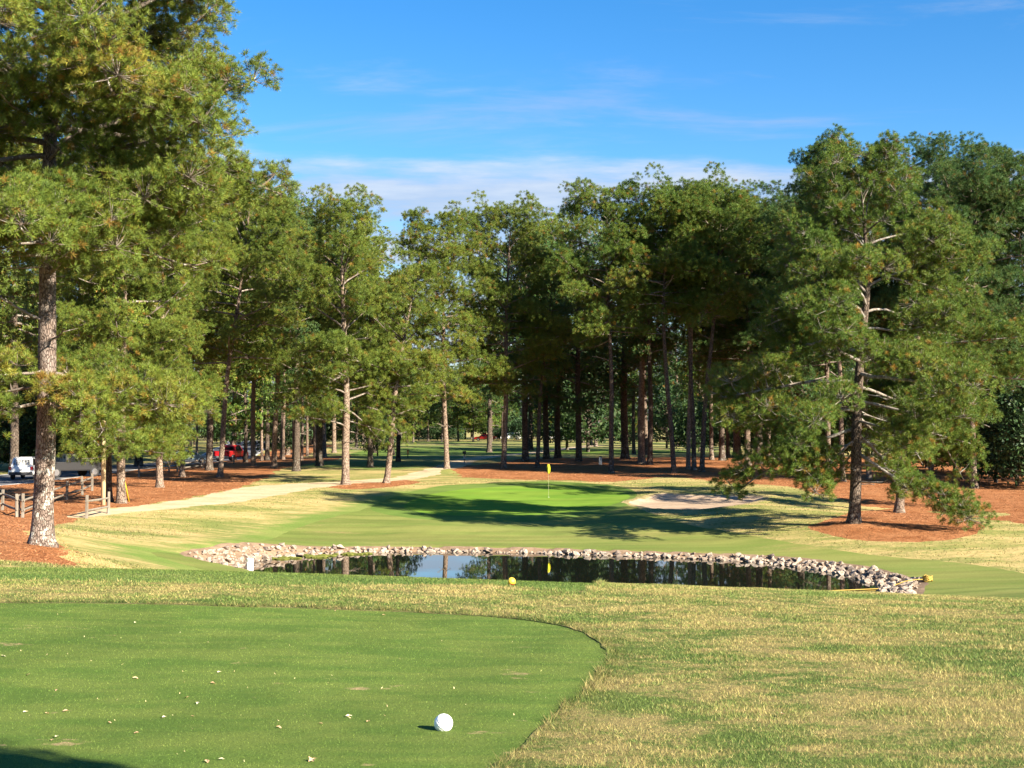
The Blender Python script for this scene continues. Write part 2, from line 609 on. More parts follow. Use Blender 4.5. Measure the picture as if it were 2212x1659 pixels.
M['needle_cool_tuft'] = mat_needles('needles_deep_green_tufts', (0.042, 0.102, 0.028), (0.081, 0.143, 0.038), (0.127, 0.153, 0.041), (0.187, 0.120, 0.034), tuft=True)
M['leaf_dark'] = mat_needles('dark_evergreen_leaves', (0.022, 0.055, 0.022), (0.045, 0.085, 0.030), (0.07, 0.10, 0.03), (0.10, 0.09, 0.03))


def mat_paint(name, col, rough=0.3, metal=0.0, coat=0.5, var=0.06):
    t = NT(name)
    tcn = N(t.n, 'ShaderNodeTexCoord').outputs['Object']
    a = t.noise(3.0, 3.0, 0.6, vec=tcn)
    c = t.scale(col, t.step(a, 0.2, 0.8, 1 - var, 1 + var))
    return t.finish(c, rough, None, 0.5, metal=metal, coat=coat)


M['white_paint'] = mat_paint('white_paint', (0.82, 0.82, 0.80))
M['black_paint'] = mat_paint('black_paint', (0.010, 0.010, 0.012), 0.5, coat=0.1)
M['red_paint'] = mat_paint('red_paint', (0.50, 0.015, 0.02))
M['blue_paint'] = mat_paint('silver_blue_paint', (0.22, 0.30, 0.36), metal=0.4)
M['grey_paint'] = mat_paint('grey_paint', (0.30, 0.31, 0.32), metal=0.3)
M['glass'] = mat_paint('tinted_glass', (0.012, 0.014, 0.016), 0.06, coat=0.8)
M['rubber'] = mat_paint('rubber', (0.02, 0.02, 0.02), 0.85, coat=0.0)
M['chrome'] = mat_paint('alloy', (0.6, 0.6, 0.62), 0.25, metal=0.9)
M['plastic_black'] = mat_paint('black_plastic', (0.025, 0.025, 0.027), 0.6, coat=0.0)
M['lamp_red'] = mat_paint('tail_lamp', (0.35, 0.01, 0.01), 0.2)
M['lamp_clear'] = mat_paint('head_lamp', (0.75, 0.75, 0.72), 0.15)
M['fence'] = mat_simple('weathered_fence_wood', (0.144, 0.119, 0.094), (0.238, 0.209, 0.169), 7.0, bump=0.6, bdist=0.03, stretch=(1, 1, 0.25))
M['pole'] = mat_simple('pale_pole_wood', (0.46, 0.34, 0.19), (0.62, 0.48, 0.29), 4.0, bump=0.3, bdist=0.02, stretch=(1, 1, 0.15))
M['yellow'] = mat_paint('yellow_plastic', (0.60, 0.40, 0.03), 0.45, coat=0.1)
M['flag'] = mat_paint('yellow_flag_cloth', (0.78, 0.70, 0.03), 0.8, coat=0.0)
M['stick'] = mat_paint('pale_stick', (0.34, 0.33, 0.20), 0.5, coat=0.1)
M['rope'] = mat_paint('yellow_rope', (0.40, 0.26, 0.04), 0.7, coat=0.0)
M['pvc'] = mat_paint('white_pvc', (0.83, 0.83, 0.80), 0.45, coat=0.1, var=0.03)
M['steel'] = mat_paint('galvanised_steel', (0.35, 0.36, 0.37), 0.5, metal=0.6, coat=0.0)
M['box_grey'] = mat_paint('pale_grey_box', (0.42, 0.43, 0.42), 0.6, coat=0.0)
M['orange'] = mat_paint('orange_paint', (0.75, 0.28, 0.07), 0.5, coat=0.1)


def mat_ball(name, top, shade_below=None):
    t = NT(name)
    tcn = N(t.n, 'ShaderNodeTexCoord').outputs['Object']
    a = t.noise(14.0, 4.0, 0.6, vec=tcn)
    col = t.mix(t.step(a, 0.35, 0.75), top, tuple(c * 0.9 for c in top))
    if shade_below:
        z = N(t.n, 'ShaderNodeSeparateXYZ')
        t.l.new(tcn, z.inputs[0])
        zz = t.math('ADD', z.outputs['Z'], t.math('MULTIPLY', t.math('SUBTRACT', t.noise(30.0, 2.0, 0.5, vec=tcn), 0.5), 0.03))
        col = t.mix(t.step(zz, 0.026, 0.032), shade_below, col)
    return t.finish(col, 0.35, None, 0.5, coat=0.2)


M['ball_white'] = mat_ball('white_ball_paint', (0.86, 0.86, 0.84))
M['ball_yellow'] = mat_ball('yellow_ball_paint', (0.85, 0.52, 0.05), (0.40, 0.03, 0.01))  # the red is the ball's shaded underside, put into the colour


def mat_stone():
    t = NT('pond_stone')
    tcn = N(t.n, 'ShaderNodeTexCoord').outputs['Object']
    oi = N(t.n, 'ShaderNodeObjectInfo').outputs['Random']
    a = t.noise(3.2, 4.0, 0.65, vec=tcn)
    b = t.noise(13.0, 3.0, 0.65, vec=tcn)
    base = t.mix(t.step(oi, 0.1, 0.75), (0.38, 0.305, 0.235), (0.50, 0.43, 0.345))
    base = t.mix(t.step(oi, 0.78, 0.90), base, (0.15, 0.13, 0.115))
    col = t.mix(t.step(a, 0.35, 0.68), base, (0.21, 0.15, 0.11))
    col = t.scale(col, t.step(b, 0.2, 0.8, 0.72, 1.18))
    return t.finish(col, 0.85, t.bump(b, 0.5, 0.04), 0.25)


M['stone'] = mat_stone()


def mat_water():
    t = NT('pond_water')
    r = t.noise(1.3, 2.0, 0.5, stretch=(0.6, 1.0, 1.0))
    nb = t.bump(r, 0.02, 0.02)
    return t.finish((0.008, 0.011, 0.008), 0.015, nb, 0.5, ior=1.33)


M['water'] = mat_water()
M['algae'] = mat_simple('pond_weed', (0.085, 0.10, 0.02), (0.15, 0.155, 0.03), 6.0, bump=0.8, bdist=0.05)
M['dry_leaf'] = mat_simple('dry_leaf', (0.40, 0.22, 0.11), (0.62, 0.44, 0.27), 9.0, bump=0.2)
M['pale_leaf'] = mat_simple('pale_leaf', (0.60, 0.52, 0.30), (0.74, 0.68, 0.45), 9.0, bump=0.2)

# ------------------------------------------------------------------ terrain heights
ctrl = []
for x in (-30, -16, -8, 0, 8, 16, 30):
    ctrl += [(x, -12, 4.6), (x, 0, 4.6), (x, 8, 4.585 if x < 8 else 4.55)]
for xd, yd, D in [
        (-250, 1305, 14.2), (300, 1306, 14.1), (1106, 1335, 14.1), (1900, 1345, 13.8), (2700, 1350, 13.8),
        (-300, 1226, 20.5), (60, 1224, 20.7), (400, 1232, 21), (700, 1242, 21), (1106, 1256, 21), (1500, 1270, 21), (1900, 1282, 21), (2212, 1301, 20.5), (2700, 1310, 20.5),
        # the far side of the tee bank, most of it hidden
        (-250, 1212, 30), (90, 1219, 30), (90, 1190, 45), (0, 1202, 40), (-300, 1170, 50), (90, 1150, 58), (0, 1100, 80), (0, 1045, 107), (-300, 1080, 85),
        (300, 1240, 32), (300, 1224, 50), (300, 1190, 60), (300, 1150, 70), (300, 1108, 81),
        (420, 1160, 68), (420, 1100, 84), (500, 1077, 92), (640, 1050, 104), (640, 1110, 85), (640, 1160, 76), (800, 1041, 112), (800, 1090, 92),
        (700, 1172, 74), (1000, 1176, 73.5), (1300, 1180, 72.5), (1500, 1188, 71), (1650, 1196, 68.5), (1800, 1215, 64.5), (1950, 1245, 59.5), (2040, 1258, 56.5),
        (900, 1140, 79), (1100, 1145, 79), (1300, 1145, 78), (1100, 1113, 86), (900, 1098, 90), (1185, 1074, 97), (1350, 1085, 92), (1000, 1068, 98),
        (1100, 1050, 104), (1250, 1050, 105), (1100, 1038, 111), (1100, 1020, 123), (1300, 1020, 124), (1500, 1020, 124), (1100, 1000, 146), (900, 1015, 128),
        (1500, 1107, 84), (1500, 1064, 97), (1650, 1100, 84), (1600, 1150, 75), (1845, 1136, 74), (1700, 1060, 98), (1942, 1107, 86.5), (2050, 1165, 69),
        (2212, 1288, 46), (2212, 1242, 58), (2212, 1200, 64), (2212, 1160, 70), (2212, 1120, 80), (2100, 1082, 92), (2104, 1054, 105), (2500, 1150, 72), (2500, 1060, 104), (2500, 1260, 52),
        (1800, 1020, 124), (1900, 1000, 142), (2300, 1005, 142),
        (100, 1033, 117), (400, 1002, 163), (500, 987, 200), (700, 990, 165), (0, 1010, 145), (-300, 1010, 140),
        (1106, 979, 200), (1106, 960, 270), (1106, 951, 330), (600, 975, 210), (1700, 975, 210), (2212, 978, 200), (0, 978, 200), (300, 953, 320), (1900, 953, 320)]:
    ctrl.append(P(xd, yd, D))
# hidden dip between the tee bank and the pond
ctrl += [(-4, 26, 3.0), (3, 26, 2.9), (8, 26, 2.8), (-4, 34, 1.75), (3, 34, 1.55), (9, 34, 1.6), (-5, 44, 0.75), (2, 44, 0.55), (10, 44, 0.6), (16, 34, 1.7), (24, 34, 1.9), (14, 46, 0.55), (-9, 44, 1.3)]
cpt = np.array(ctrl)
SC = 40.0


def _phi(r2):
    return np.where(r2 > 0, 0.5 * r2 * np.log(np.maximum(r2, 1e-12)), 0.0)


_n = len(cpt)
_xy = cpt[:, :2] / SC
_K = _phi(((_xy[:, None] - _xy[None]) ** 2).sum(-1)) + np.eye(_n) * 2e-3
_Pm = np.hstack([np.ones((_n, 1)), _xy])
_A = np.block([[_K, _Pm], [_Pm.T, np.zeros((3, 3))]])
_w = np.linalg.solve(_A, np.concatenate([cpt[:, 2], np.zeros(3)]))


def H0(x, y):
    x = np.clip(np.asarray(x, float), -90, 90)
    y = np.clip(np.asarray(y, float), -12, 330)
    sh = x.shape
    q = np.stack([x.ravel(), y.ravel()], 1) / SC
    out = np.empty(len(q))
    for i in range(0, len(q), 20000):
        b = q[i:i + 20000]
        out[i:i + 20000] = _phi(((b[:, None] - _xy[None]) ** 2).sum(-1)) @ _w[:_n] + _w[_n] + b @ _w[_n + 1:]
    return out.reshape(sh)


_DS = np.concatenate([np.arange(4, 30, 0.2), np.arange(30, 140, 0.5), np.arange(140, 400, 2)])


def hit(xd, yd, dmin=4.0):
    """where the sight line through a point of the picture meets the ground"""
    r = ray(xd, yd)
    D = _DS[_DS >= dmin]
    g = CAMZ + r[2] * D - H0(r[0] * D, D)
    k = np.argmax(g < 0)
    if g[k] >= 0:
        return (r[0] * 330, 330.0)
    if k == 0:
        return (r[0] * D[0], D[0])
    a, b = g[k - 1], g[k]
    d = D[k - 1] + (D[k] - D[k - 1]) * a / (a - b)
    return (r[0] * d, d)


def poly(pts, smooth=4, dmin=4.0):
    """outline: ('w', x, y) in metres or (xd, yd) in the picture, rounded"""
    q = []
    for p in pts:
        q.append((p[1], p[2]) if p[0] == 'w' else hit(p[0], p[1], dmin))
    q = np.array(q)
    if smooth <= 1:
        return q
    out = []
    n = len(q)
    for i in range(n):
        a, b, c, d = q[i - 1], q[i], q[(i + 1) % n], q[(i + 2) % n]
        for k in range(smooth):
            t = k / smooth
            out.append(0.5 * ((2 * b) + (c - a) * t + (2 * a - 5 * b + 4 * c - d) * t * t + (3 * b - a - 3 * c + d) * t ** 3))
    return np.array(out)


def sdf(pg, x, y):
    x = np.asarray(x, float)
    y = np.asarray(y, float)
    sh = x.shape
    X, Y = x.ravel(), y.ravel()
    lo, hi = pg.min(0) - 6, pg.max(0) + 6
    near = (X > lo[0]) & (X < hi[0]) & (Y > lo[1]) & (Y < hi[1])
    res = np.full(len(X), 9.0)
    xs, ys = X[near], Y[near]
    d2 = np.full(len(xs), 1e9)
    ins = np.zeros(len(xs), bool)
    n = len(pg)
    for i in range(n):
        ax, ay = pg[i]
        bx, by = pg[(i + 1) % n]
        ex, ey = bx - ax, by - ay
        L = ex * ex + ey * ey + 1e-12
        t = np.clip(((xs - ax) * ex + (ys - ay) * ey) / L, 0, 1)
        d2 = np.minimum(d2, (xs - ax - t * ex) ** 2 + (ys - ay - t * ey) ** 2)
        if abs(ey) > 1e-12:
            c = ((ay > ys) != (by > ys)) & (xs < ex * (ys - ay) / ey + ax)
            ins ^= c
    d = np.sqrt(d2)
    res[near] = np.where(ins, -d, d)
    return res.reshape(sh)


def band(pts, half, smooth=5):
    """distance to a centre line minus its half width (both along the line)"""
    q = np.array([(p[1], p[2]) if p[0] == 'w' else hit(p[0], p[1]) for p in pts])
    hw = np.array(half, float)
    Q, W = [], []
    n = len(q)
    for i in range(n - 1):
        a, b, c, d = q[max(i - 1, 0)], q[i], q[i + 1], q[min(i + 2, n - 1)]
        for k in range(smooth):
            t = k / smooth
            Q.append(0.5 * ((2 * b) + (c - a) * t + (2 * a - 5 * b + 4 * c - d) * t * t + (3 * b - a - 3 * c + d) * t ** 3))
            W.append(hw[i] * (1 - t) + hw[i + 1] * t)
    Q.append(q[-1])
    W.append(hw[-1])
    Q, W = np.array(Q), np.array(W)

    def f(x, y):
        x, y = np.asarray(x, float), np.asarray(y, float)
        best = np.full(x.shape, 9.0)
        for i in range(len(Q) - 1):
            a, e = Q[i], Q[i + 1] - Q[i]
            L = (e ** 2).sum() + 1e-12
            t = np.clip(((x - a[0]) * e[0] + (y - a[1]) * e[1]) / L, 0, 1)
            d = np.sqrt((x - a[0] - t * e[0]) ** 2 + (y - a[1] - t * e[1]) ** 2) - (W[i] * (1 - t) + W[i + 1] * t)
            best = np.minimum(best, d)
        return best
    f.line = Q
    return f


def wob(x, y, s=1.0, k=0.0):
    return s * (0.5 * np.sin(1.7 * x + 0.9 * y + k) * np.sin(1.3 * y - 0.6 * x + 2 * k) + 0.3 * np.sin(4.1 * x - 2.7 * y + k) * np.sin(3.3 * y + k)
                + 0.2 * np.sin(9.3 * x + 4.4 * y) * np.sin(8.1 * y - 3 * x))


# pond shore in metres
shore = []
for xd, yd in [(470, 1238), (505, 1226), (545, 1215), (590, 1206), (637, 1202), (676, 1199), (760, 1195), (831, 1193), (940, 1192.5), (1039, 1193.5), (1167, 1195.5), (1297, 1200),
               (1453, 1205), (1610, 1213), (1728, 1226), (1819, 1240), (1884, 1259), (1918, 1268), (1912, 1279)]:
    r = ray(xd, yd)
    d = -CAMZ / r[2]
    shore.append(('w', r[0] * d, d))
shore += [('w', 12.6, 51.5), ('w', 10.0, 49.6), ('w', 5, 49.5), ('w', 0, 51.5), ('w', -5, 55.0), ('w', -9.5, 58.5)]
POND = poly(shore, 3)
BUNKER = poly([(1356, 1086), (1385, 1078), (1432, 1068), (1490, 1069), (1560, 1071), (1632, 1072), (1648, 1078), (1600, 1089), (1530, 1098), (1450, 1099), (1390, 1095)], 4)
TEE_P = poly([(-700, 1304), (-300, 1302), (0, 1301), (300, 1303), (600, 1312), (800, 1318), (1000, 1327), (1130, 1338), (1220, 1352), (1283, 1376), (1308, 1407), (1283, 1460), (1200, 1540), (1110, 1615), (1045, 1675),
              ('w', -0.35, 5.2), ('w', -0.5, 3.0), ('w', -0.6, -2), ('w', -2, -8), ('w', -9, -9), ('w', -14, -6), ('w', -14, 6)], 4)
FTEE = poly([('w', -14, 17.3), (-200, 1250), (100, 1253), (400, 1259), (700, 1263), (1000, 1263), (1105, 1267), (1180, 1273), (1248, 1281), (1266, 1279),
             ('w', 1.2, 20.6), ('w', 0.8, 22.5), ('w', -2, 24), ('w', -8, 25), ('w', -14, 25)], 4)
GREEN = poly([(872, 1095), (892, 1080), (960, 1062), (1050, 1053), (1200, 1049), (1300, 1056), (1352, 1066), (1358, 1076), (1318, 1092), (1200, 1109), (1080, 1115), (960, 1112), (892, 1104)], 4)
COLLAR = poly([(800, 1096), (850, 1074), (940, 1052), (1050, 1043), (1200, 1041), (1320, 1048), (1372, 1062), (1368, 1080), (1335, 1100), (1210, 1121), (1080, 1127), (930, 1122), (830, 1110)], 4)
FAIR = poly([(440, 1200), (520, 1178), (620, 1150), (720, 1118), (800, 1096), (860, 1074), (940, 1060), (1100, 1050), (1250, 1052), (1360, 1076), (1380, 1100), (1480, 1130), (1600, 1153), (1750, 1180), (1850, 1193), (2000, 1211), (2110, 1226), (2212, 1244),
             (2330, 1265), ('w', 24, 47), ('w', 19, 43), ('w', 14, 44), ('w', 5, 44), ('w', -4, 48), ('w', -12, 55), ('w', -14.5, 60)], 4)
STRAW_L = poly([(-500, 1200), (-200, 1212), (40, 1216), (150, 1216), (130, 1190), (120, 1165), (60, 1150), (110, 1138), (200, 1105), (300, 1092), (420, 1072), (520, 1052), (570, 1034), (610, 1014), (690, 998), (730, 992), (760, 984),
                ('w', -27, 190), ('w', -29, 240), ('w', -34, 240), ('w', -36, 120), ('w', -50, 110), ('w', -60, 70), ('w', -45, 50), ('w', -30, 42)], 4)
STRAW_R = poly([(925, 1026), (965, 1016), (1000, 1029), (1100, 1035), (1200, 1037), (1320, 1040), (1450, 1031), (1580, 1043), (1700, 1052), (1790, 1070), (1880, 1094), (1990, 1103), (2080, 1112), (2212, 1133), (2450, 1150),
                ('w', 60, 80), ('w', 70, 120), ('w', 60, 160), ('w', 20, 165), ('w', 4, 160), (1140, 990), (1060, 1000), (980, 1008)], 4)
RING_R = poly([(1748, 1140), (1790, 1122), (1870, 1103), (1960, 1100), (2060, 1113), (2128, 1136), (2080, 1160), (1980, 1172), (1860, 1166), (1790, 1156)], 4)
RING_T = poly([(690, 1048), (745, 1040), (850, 1036), (905, 1040), (860, 1050), (740, 1056)], 4)
PATH = band([(165, 1116), (240, 1104), (330, 1096), (420, 1086), (500, 1074), (580, 1058), (650, 1049), (720, 1044), (800, 1039), (870, 1034), (925, 1022), (965, 1010), (1000, 996), (1060, 986), (1150, 978), (1290, 962)],
            [0.5, 1.0, 1.2, 1.4, 1.8, 2.4, 2.5, 2.0, 1.5, 1.3, 1.3, 1.3, 1.3, 1.5, 1.5, 1.5])
ROAD = band([('w', -44, 60), ('w', -40, 100), ('w', -38.5, 125), ('w', -38, 165), ('w', -39, 205), ('w', -46, 260), ('w', -60, 330)], [3.6] * 7)
FARG = poly([('w', -22, 205), ('w', -18, 190), ('w', 0, 185), ('w', 22, 195), ('w', 24, 215), ('w', 5, 230), ('w', -15, 228)], 4)
FARF = poly([('w', -24, 150), ('w', -11, 130), ('w', -7, 140), ('w', -3, 170), ('w', 20, 180), ('w', 30, 200), ('w', 30, 300), ('w', -26, 300), ('w', -25, 200)], 4)

STONE_W = np.array([(-14.0, 1.3), (-10.0, 1.1), (-7.0, 0.7), (-2.0, 0.45), (8.0, 0.55), (11.0, 0.9), (13.0, 1.2), (15.0, 1.2)])


def stone_width(x):
    return np.interp(x, STONE_W[:, 0], STONE_W[:, 1])


def Hgt(x, y):
    x, y = np.asarray(x, float), np.asarray(y, float)
    z = H0(x, y)
    z = z + wob(x * 0.35, y * 0.35, 0.05) * np.clip((y - 24) / 10, 0, 1)
    s = sdf(POND, x, y)
    wdt = stone_width(x)
    zo = np.maximum(z, 0.20 + 0.03 * np.clip(s, 0, 6))
    t = np.clip(s / np.maximum(wdt, 0.8), 0, 1)
    z = np.where(s < 7.0, zo, z)
    z = np.where(s < wdt, (-0.06) * (1 - t) + z * t, z)
    z = np.where(s < 0, -0.06 - np.minimum(1.0, -0.6 * s), z)
    b = sdf(BUNKER, x, y)
    z = np.where(b < 0, z - np.minimum(0.20, -b * 0.3), z + 0.07 * np.exp(-(b / 0.9) ** 2) * (b < 5) * (b >= 0) * np.where(y > BUNKER[:, 1].mean(), 1.0, 0.25))
    # low mounds of straw at two trunks
    for (mx, my, mh, mr) in MOUNDS:
        z = z + mh * np.exp(-((x - mx) ** 2 + (y - my) ** 2) / mr ** 2)
    return z


MOUNDS = []
for xd, yd, mh, mr in [(965, 1020, 0.30, 1.6), (1845, 1137, 0.22, 1.6), (90, 1192, 0.22, 1.8), (592, 1011, 0.15, 1.2), (475, 1032, 0.2, 1.2), (1515, 1020, 0.15, 1.5)]:
    h_ = hit(xd, yd)
    MOUNDS.append((h_[0], h_[1], mh, mr))


def ground(x, y):
    return float(Hgt(np.array([x]), np.array([y]))[0])


# ------------------------------------------------------------------ terrain sheet, cut into zones
def axis(parts):
    out = []
    for a, b, s in parts:
        out.append(np.arange(a, b, s))
    return np.concatenate(out)


ys = axis([(-40, -8, 4), (-8, 4, 0.5), (4, 24, 0.25), (24, 55, 0.8), (55, 130, 0.5), (130, 240, 1.5), (240, 400, 4), (400, 2001, 50)])
xs_half = axis([(0, 8, 0.3), (8, 32, 0.6), (32, 80, 1.5), (80, 200, 8), (200, 1401, 60)])
xs = np.concatenate([-xs_half[:0:-1], xs_half])
GX, GY = np.meshgrid(xs, ys)
GZ = Hgt(GX, GY)
V = np.stack([GX.ravel(), GY.ravel(), GZ.ravel()], 1)
nx, ny = len(xs), len(ys)
ii = (np.arange(ny - 1)[:, None] * nx + np.arange(nx - 1)[None]).ravel()
T = np.concatenate([np.stack([ii, ii + 1, ii + nx + 1], 1), np.stack([ii, ii + nx + 1, ii + nx], 1)])


def clip(V, T, s):
    """cut triangles along s = 0; returns verts, inside triangles, outside triangles"""
    ins = s < 0
    c = ins[T].sum(1)
    Tin, Tout = T[c == 3], T[c == 0]
    mixd = T[(c == 1) | (c == 2)]
    newv, cache, ti, to = [], {}, [], []
    base = len(V)

    def cut(a, b):
        k = (a, b) if a < b else (b, a)
        if k not in cache:
            t = s[a] / (s[a] - s[b])
            cache[k] = base + len(newv)
            newv.append(V[a] + (V[b] - V[a]) * t)
        return cache[k]

    for tri in mixd.tolist():
        f = [ins[i] for i in tri]
        k = f.index(True) if sum(f) == 1 else f.index(False)
        a, b, d = tri[k], tri[(k + 1) % 3], tri[(k + 2) % 3]
        p, q = cut(a, b), cut(a, d)
        one, two = (a, p, q), [(p, b, d), (p, d, q)]
        if sum(f) == 1:
            ti.append(one)
            to.extend(two)
        else:
            to.append(one)
            ti.extend(two)
    if newv:
        V = np.vstack([V, np.array(newv)])
        Tin = np.vstack([Tin, np.array(ti)])
        Tout = np.vstack([Tout, np.array(to)])
    return V, Tin, Tout


def compact(V, T, dz=0.0):
    u, inv = np.unique(T, return_inverse=True)
    W = V[u].copy()
    W[:, 2] += dz
    return W, inv.reshape(T.shape)


def border(T):
    """edges used once"""
    e = np.vstack([T[:, [0, 1]], T[:, [1, 2]], T[:, [2, 0]]])
    key = np.sort(e, 1)
    _, idx, cnt = np.unique(key, axis=0, return_index=True, return_counts=True)
    return e[idx[cnt == 1]]


zones = []
rest = T


def cut_zone(name, f, mat, label, dz=0.0, skirt=None):
    global V, rest
    s = f(V[:, 0], V[:, 1])
    V, Tin, rest = clip(V, rest, s)
    if len(Tin) == 0:
        return None
    W, TT = compact(V, Tin, dz)
    o = mobj(name, np_mesh(name, W, TT, smooth=True), M[mat])
    struct(o, label)
    if skirt:
        e = border(TT)
        n = len(W)
        a, b = W[e[:, 0]], W[e[:, 1]]
        up = np.array((0, 0, -dz))
        VV = np.vstack([a, b, a + up, b + up])
        m = len(e)
        k = np.arange(m)
        Q = np.stack([k, k + m, k + 3 * m, k + 2 * m], 1)
        mobj(skirt, np_mesh(skirt, VV, Q), M['soil'], o)
    return o


zf = {}
zf['tee'] = lambda x, y: sdf(TEE_P, x, y) + wob(x * 1.5, y * 1.5, 0.06) + wob(x * 5, y * 5, 0.03)
zf['ftee'] = lambda x, y: sdf(FTEE, x, y) + wob(x * 2, y * 2, 0.04)
zf['pond_bank'] = lambda x, y: sdf(POND, x, y) - stone_width(x) - 0.25 + wob(x, y, 0.15)
zf['green'] = lambda x, y: sdf(GREEN, x, y)
zf['bunker'] = lambda x, y: sdf(BUNKER, x, y) + wob(x, y, 0.12)
zf['lip'] = lambda x, y: sdf(BUNKER, x, y) - 0.45 + wob(x * 1.5, y, 0.3)
zf['road'] = lambda x, y: ROAD(x, y)
zf['kerb'] = lambda x, y: ROAD(x, y) - 0.35
zf['path'] = lambda x, y: PATH(x, y) + wob(x * 0.8, y * 0.8, 0.5) + wob(x * 2.6, y * 2.6, 0.3)
zf['collar'] = lambda x, y: sdf(COLLAR, x, y)
zf['fair'] = lambda x, y: sdf(FAIR, x, y) + wob(x * 0.6, y * 0.6, 0.15)
zf['straw_l'] = lambda x, y: sdf(STRAW_L, x, y) + wob(x * 0.5, y * 0.5, 0.55) + wob(x * 1.6, y * 1.6, 0.2)
zf['straw_r'] = lambda x, y: sdf(STRAW_R, x, y) + wob(x * 0.4, y * 0.4, 0.9) + wob(x * 1.3, y * 1.3, 0.3) + 1.2 * np.clip(np.sin(0.33 * x + 0.21 * y) * np.sin(0.27 * y - 0.13 * x + 1) - 0.55, 0, 1) * 6
zf['ring'] = lambda x, y: np.minimum(sdf(RING_R, x, y), sdf(RING_T, x, y)) + wob(x * 0.8, y * 0.8, 0.25)
zf['farg'] = lambda x, y: sdf(FARG, x, y)
zf['farf'] = lambda x, y: sdf(FARF, x, y) + wob(x * 0.2, y * 0.2, 2.0)

cut_zone('tee_box', zf['tee'], 'tee', 'smooth mown green tee box with curved front edge', -0.007, 'turf_edge')
cut_zone('forward_tee', zf['ftee'], 'apron', 'mown green strip along the crest before the pond', -0.02, 'turf_edge')
cut_zone('pond_bank', zf['pond_bank'], 'mud', 'bare sandy soil bank under the pond stones')
cut_zone('bunker_sand', zf['bunker'], 'sand', 'pale sand bunker beside the putting green')
cut_zone('bunker_lip', zf['lip'], 'sandface', 'ragged dry turf lip round the bunker')
cut_zone('putting_green', zf['green'], 'green', 'bright closely mown putting green with the flag')
cut_zone('road', zf['road'], 'asphalt', 'grey asphalt road behind the rail fence')
cut_zone('road_edge', zf['kerb'], 'concrete', 'pale concrete edge of the road')
cut_zone('cart_path', zf['path'], 'path', 'pale sandy cart path curving past the trees')
cut_zone('green_collar', zf['collar'], 'collar', 'darker mown collar round the putting green')
cut_zone('fairway', zf['fair'], 'fairway', 'mown fairway between pond and putting green')
cut_zone('pine_straw_ring', zf['ring'], 'straw', 'orange pine straw bed under the big pine beside the pond')
cut_zone('pine_straw_roadside', zf['straw_l'], 'straw', 'orange pine straw ground between road and cart path')
cut_zone('pine_straw_woods', zf['straw_r'], 'straw', 'rust coloured pine straw floor of the woods behind the green')
cut_zone('far_green', zf['farg'], 'collar', 'distant sunlit putting green beyond the woods')
cut_zone('far_fairway', zf['farf'], 'far_turf', 'distant fairway seen between the trunks')
# what is left: near rough and the dry rough beyond the crest
V, Tn, Tf = clip(V, rest, V[:, 1] - 23.0)
W_, T_ = compact(V, Tn)
struct(mobj('near_rough', np_mesh('near_rough', W_, T_, smooth=True), M['rough']), 'patchy green and straw coloured rough beside the tee')
W_, T_ = compact(V, Tf)
_m = np.clip(1 - sdf(FAIR, W_[:, 0], W_[:, 1]) / 3.5, 0, 1) * np.clip(1 - W_[:, 0] / 4.0, 0.0, 1)
struct(mobj('ground', np_mesh('ground', W_, T_, smooth=True, attrs={'mown': _m}), M['bank']), 'dry straw coloured rough ground reaching to the woods')

# water
bm = bmesh.new()
cen = POND.mean(0)
vs = []
for q in POND:
    d = q - cen
    d = d / np.linalg.norm(d)
    vs.append(bm.verts.new((q[0] + d[0] * 0.35, q[1] + d[1] * 0.35, 0.0)))
bm.faces.new(vs)
bmesh.ops.triangulate(bm, faces=bm.faces[:])
bmesh.ops.recalc_face_normals(bm, faces=bm.faces[:])
me = bpy.data.meshes.new('pond_water')
bm.to_mesh(me)
bm.free()
struct(mobj('pond_water', me, M['water']), 'still dark pond mirroring trunks and sky')

# ------------------------------------------------------------------ pines
def unit(v):
    return v / (np.linalg.norm(v, axis=-1, keepdims=True) + 1e-9)


def tubes(lines, sides):
    """lines: list of (points (n,3), radii (n)); one mesh of tapered tubes"""
    by = {}
    for p, r in lines:
        by.setdefault(len(p), []).append((p, r))
    VV, QQ, off = [], [], 0
    ang = np.arange(sides) * 2 * np.pi / sides
    ca, sa = np.cos(ang), np.sin(ang)
    for n, lst in by.items():
        Pn = np.array([a for a, _ in lst])
        Rn = np.array([b for _, b in lst])
        t = np.empty_like(Pn)
        t[:, 1:-1] = Pn[:, 2:] - Pn[:, :-2]
        t[:, 0] = Pn[:, 1] - Pn[:, 0]
        t[:, -1] = Pn[:, -1] - Pn[:, -2]
        t = unit(t)
        main = unit(Pn[:, -1] - Pn[:, 0])
        ref = np.where(np.abs(main[:, 2:3]) < 0.8, np.array([[0, 0, 1.0]]), np.array([[1.0, 0, 0]]))[:, None, :]
        u = unit(np.cross(t, np.broadcast_to(ref, t.shape)))
        w = np.cross(t, u)
        ring = Pn[:, :, None] + (u[:, :, None] * ca[None, None, :, None] + w[:, :, None] * sa[None, None, :, None]) * Rn[:, :, None, None]
        K = len(lst)
        VV.append(ring.reshape(-1, 3))
        base = off + (np.arange(K)[:, None, None] * n + np.arange(n - 1)[None, :, None]) * sides
        k = np.arange(sides)[None, None, :]
        k1 = (k + 1) % sides
        QQ.append(np.stack([base + k, base + k1, base + sides + k1, base + sides + k], -1).reshape(-1, 4))
        off += K * n * sides
    return np.vstack(VV), np.vstack(QQ)


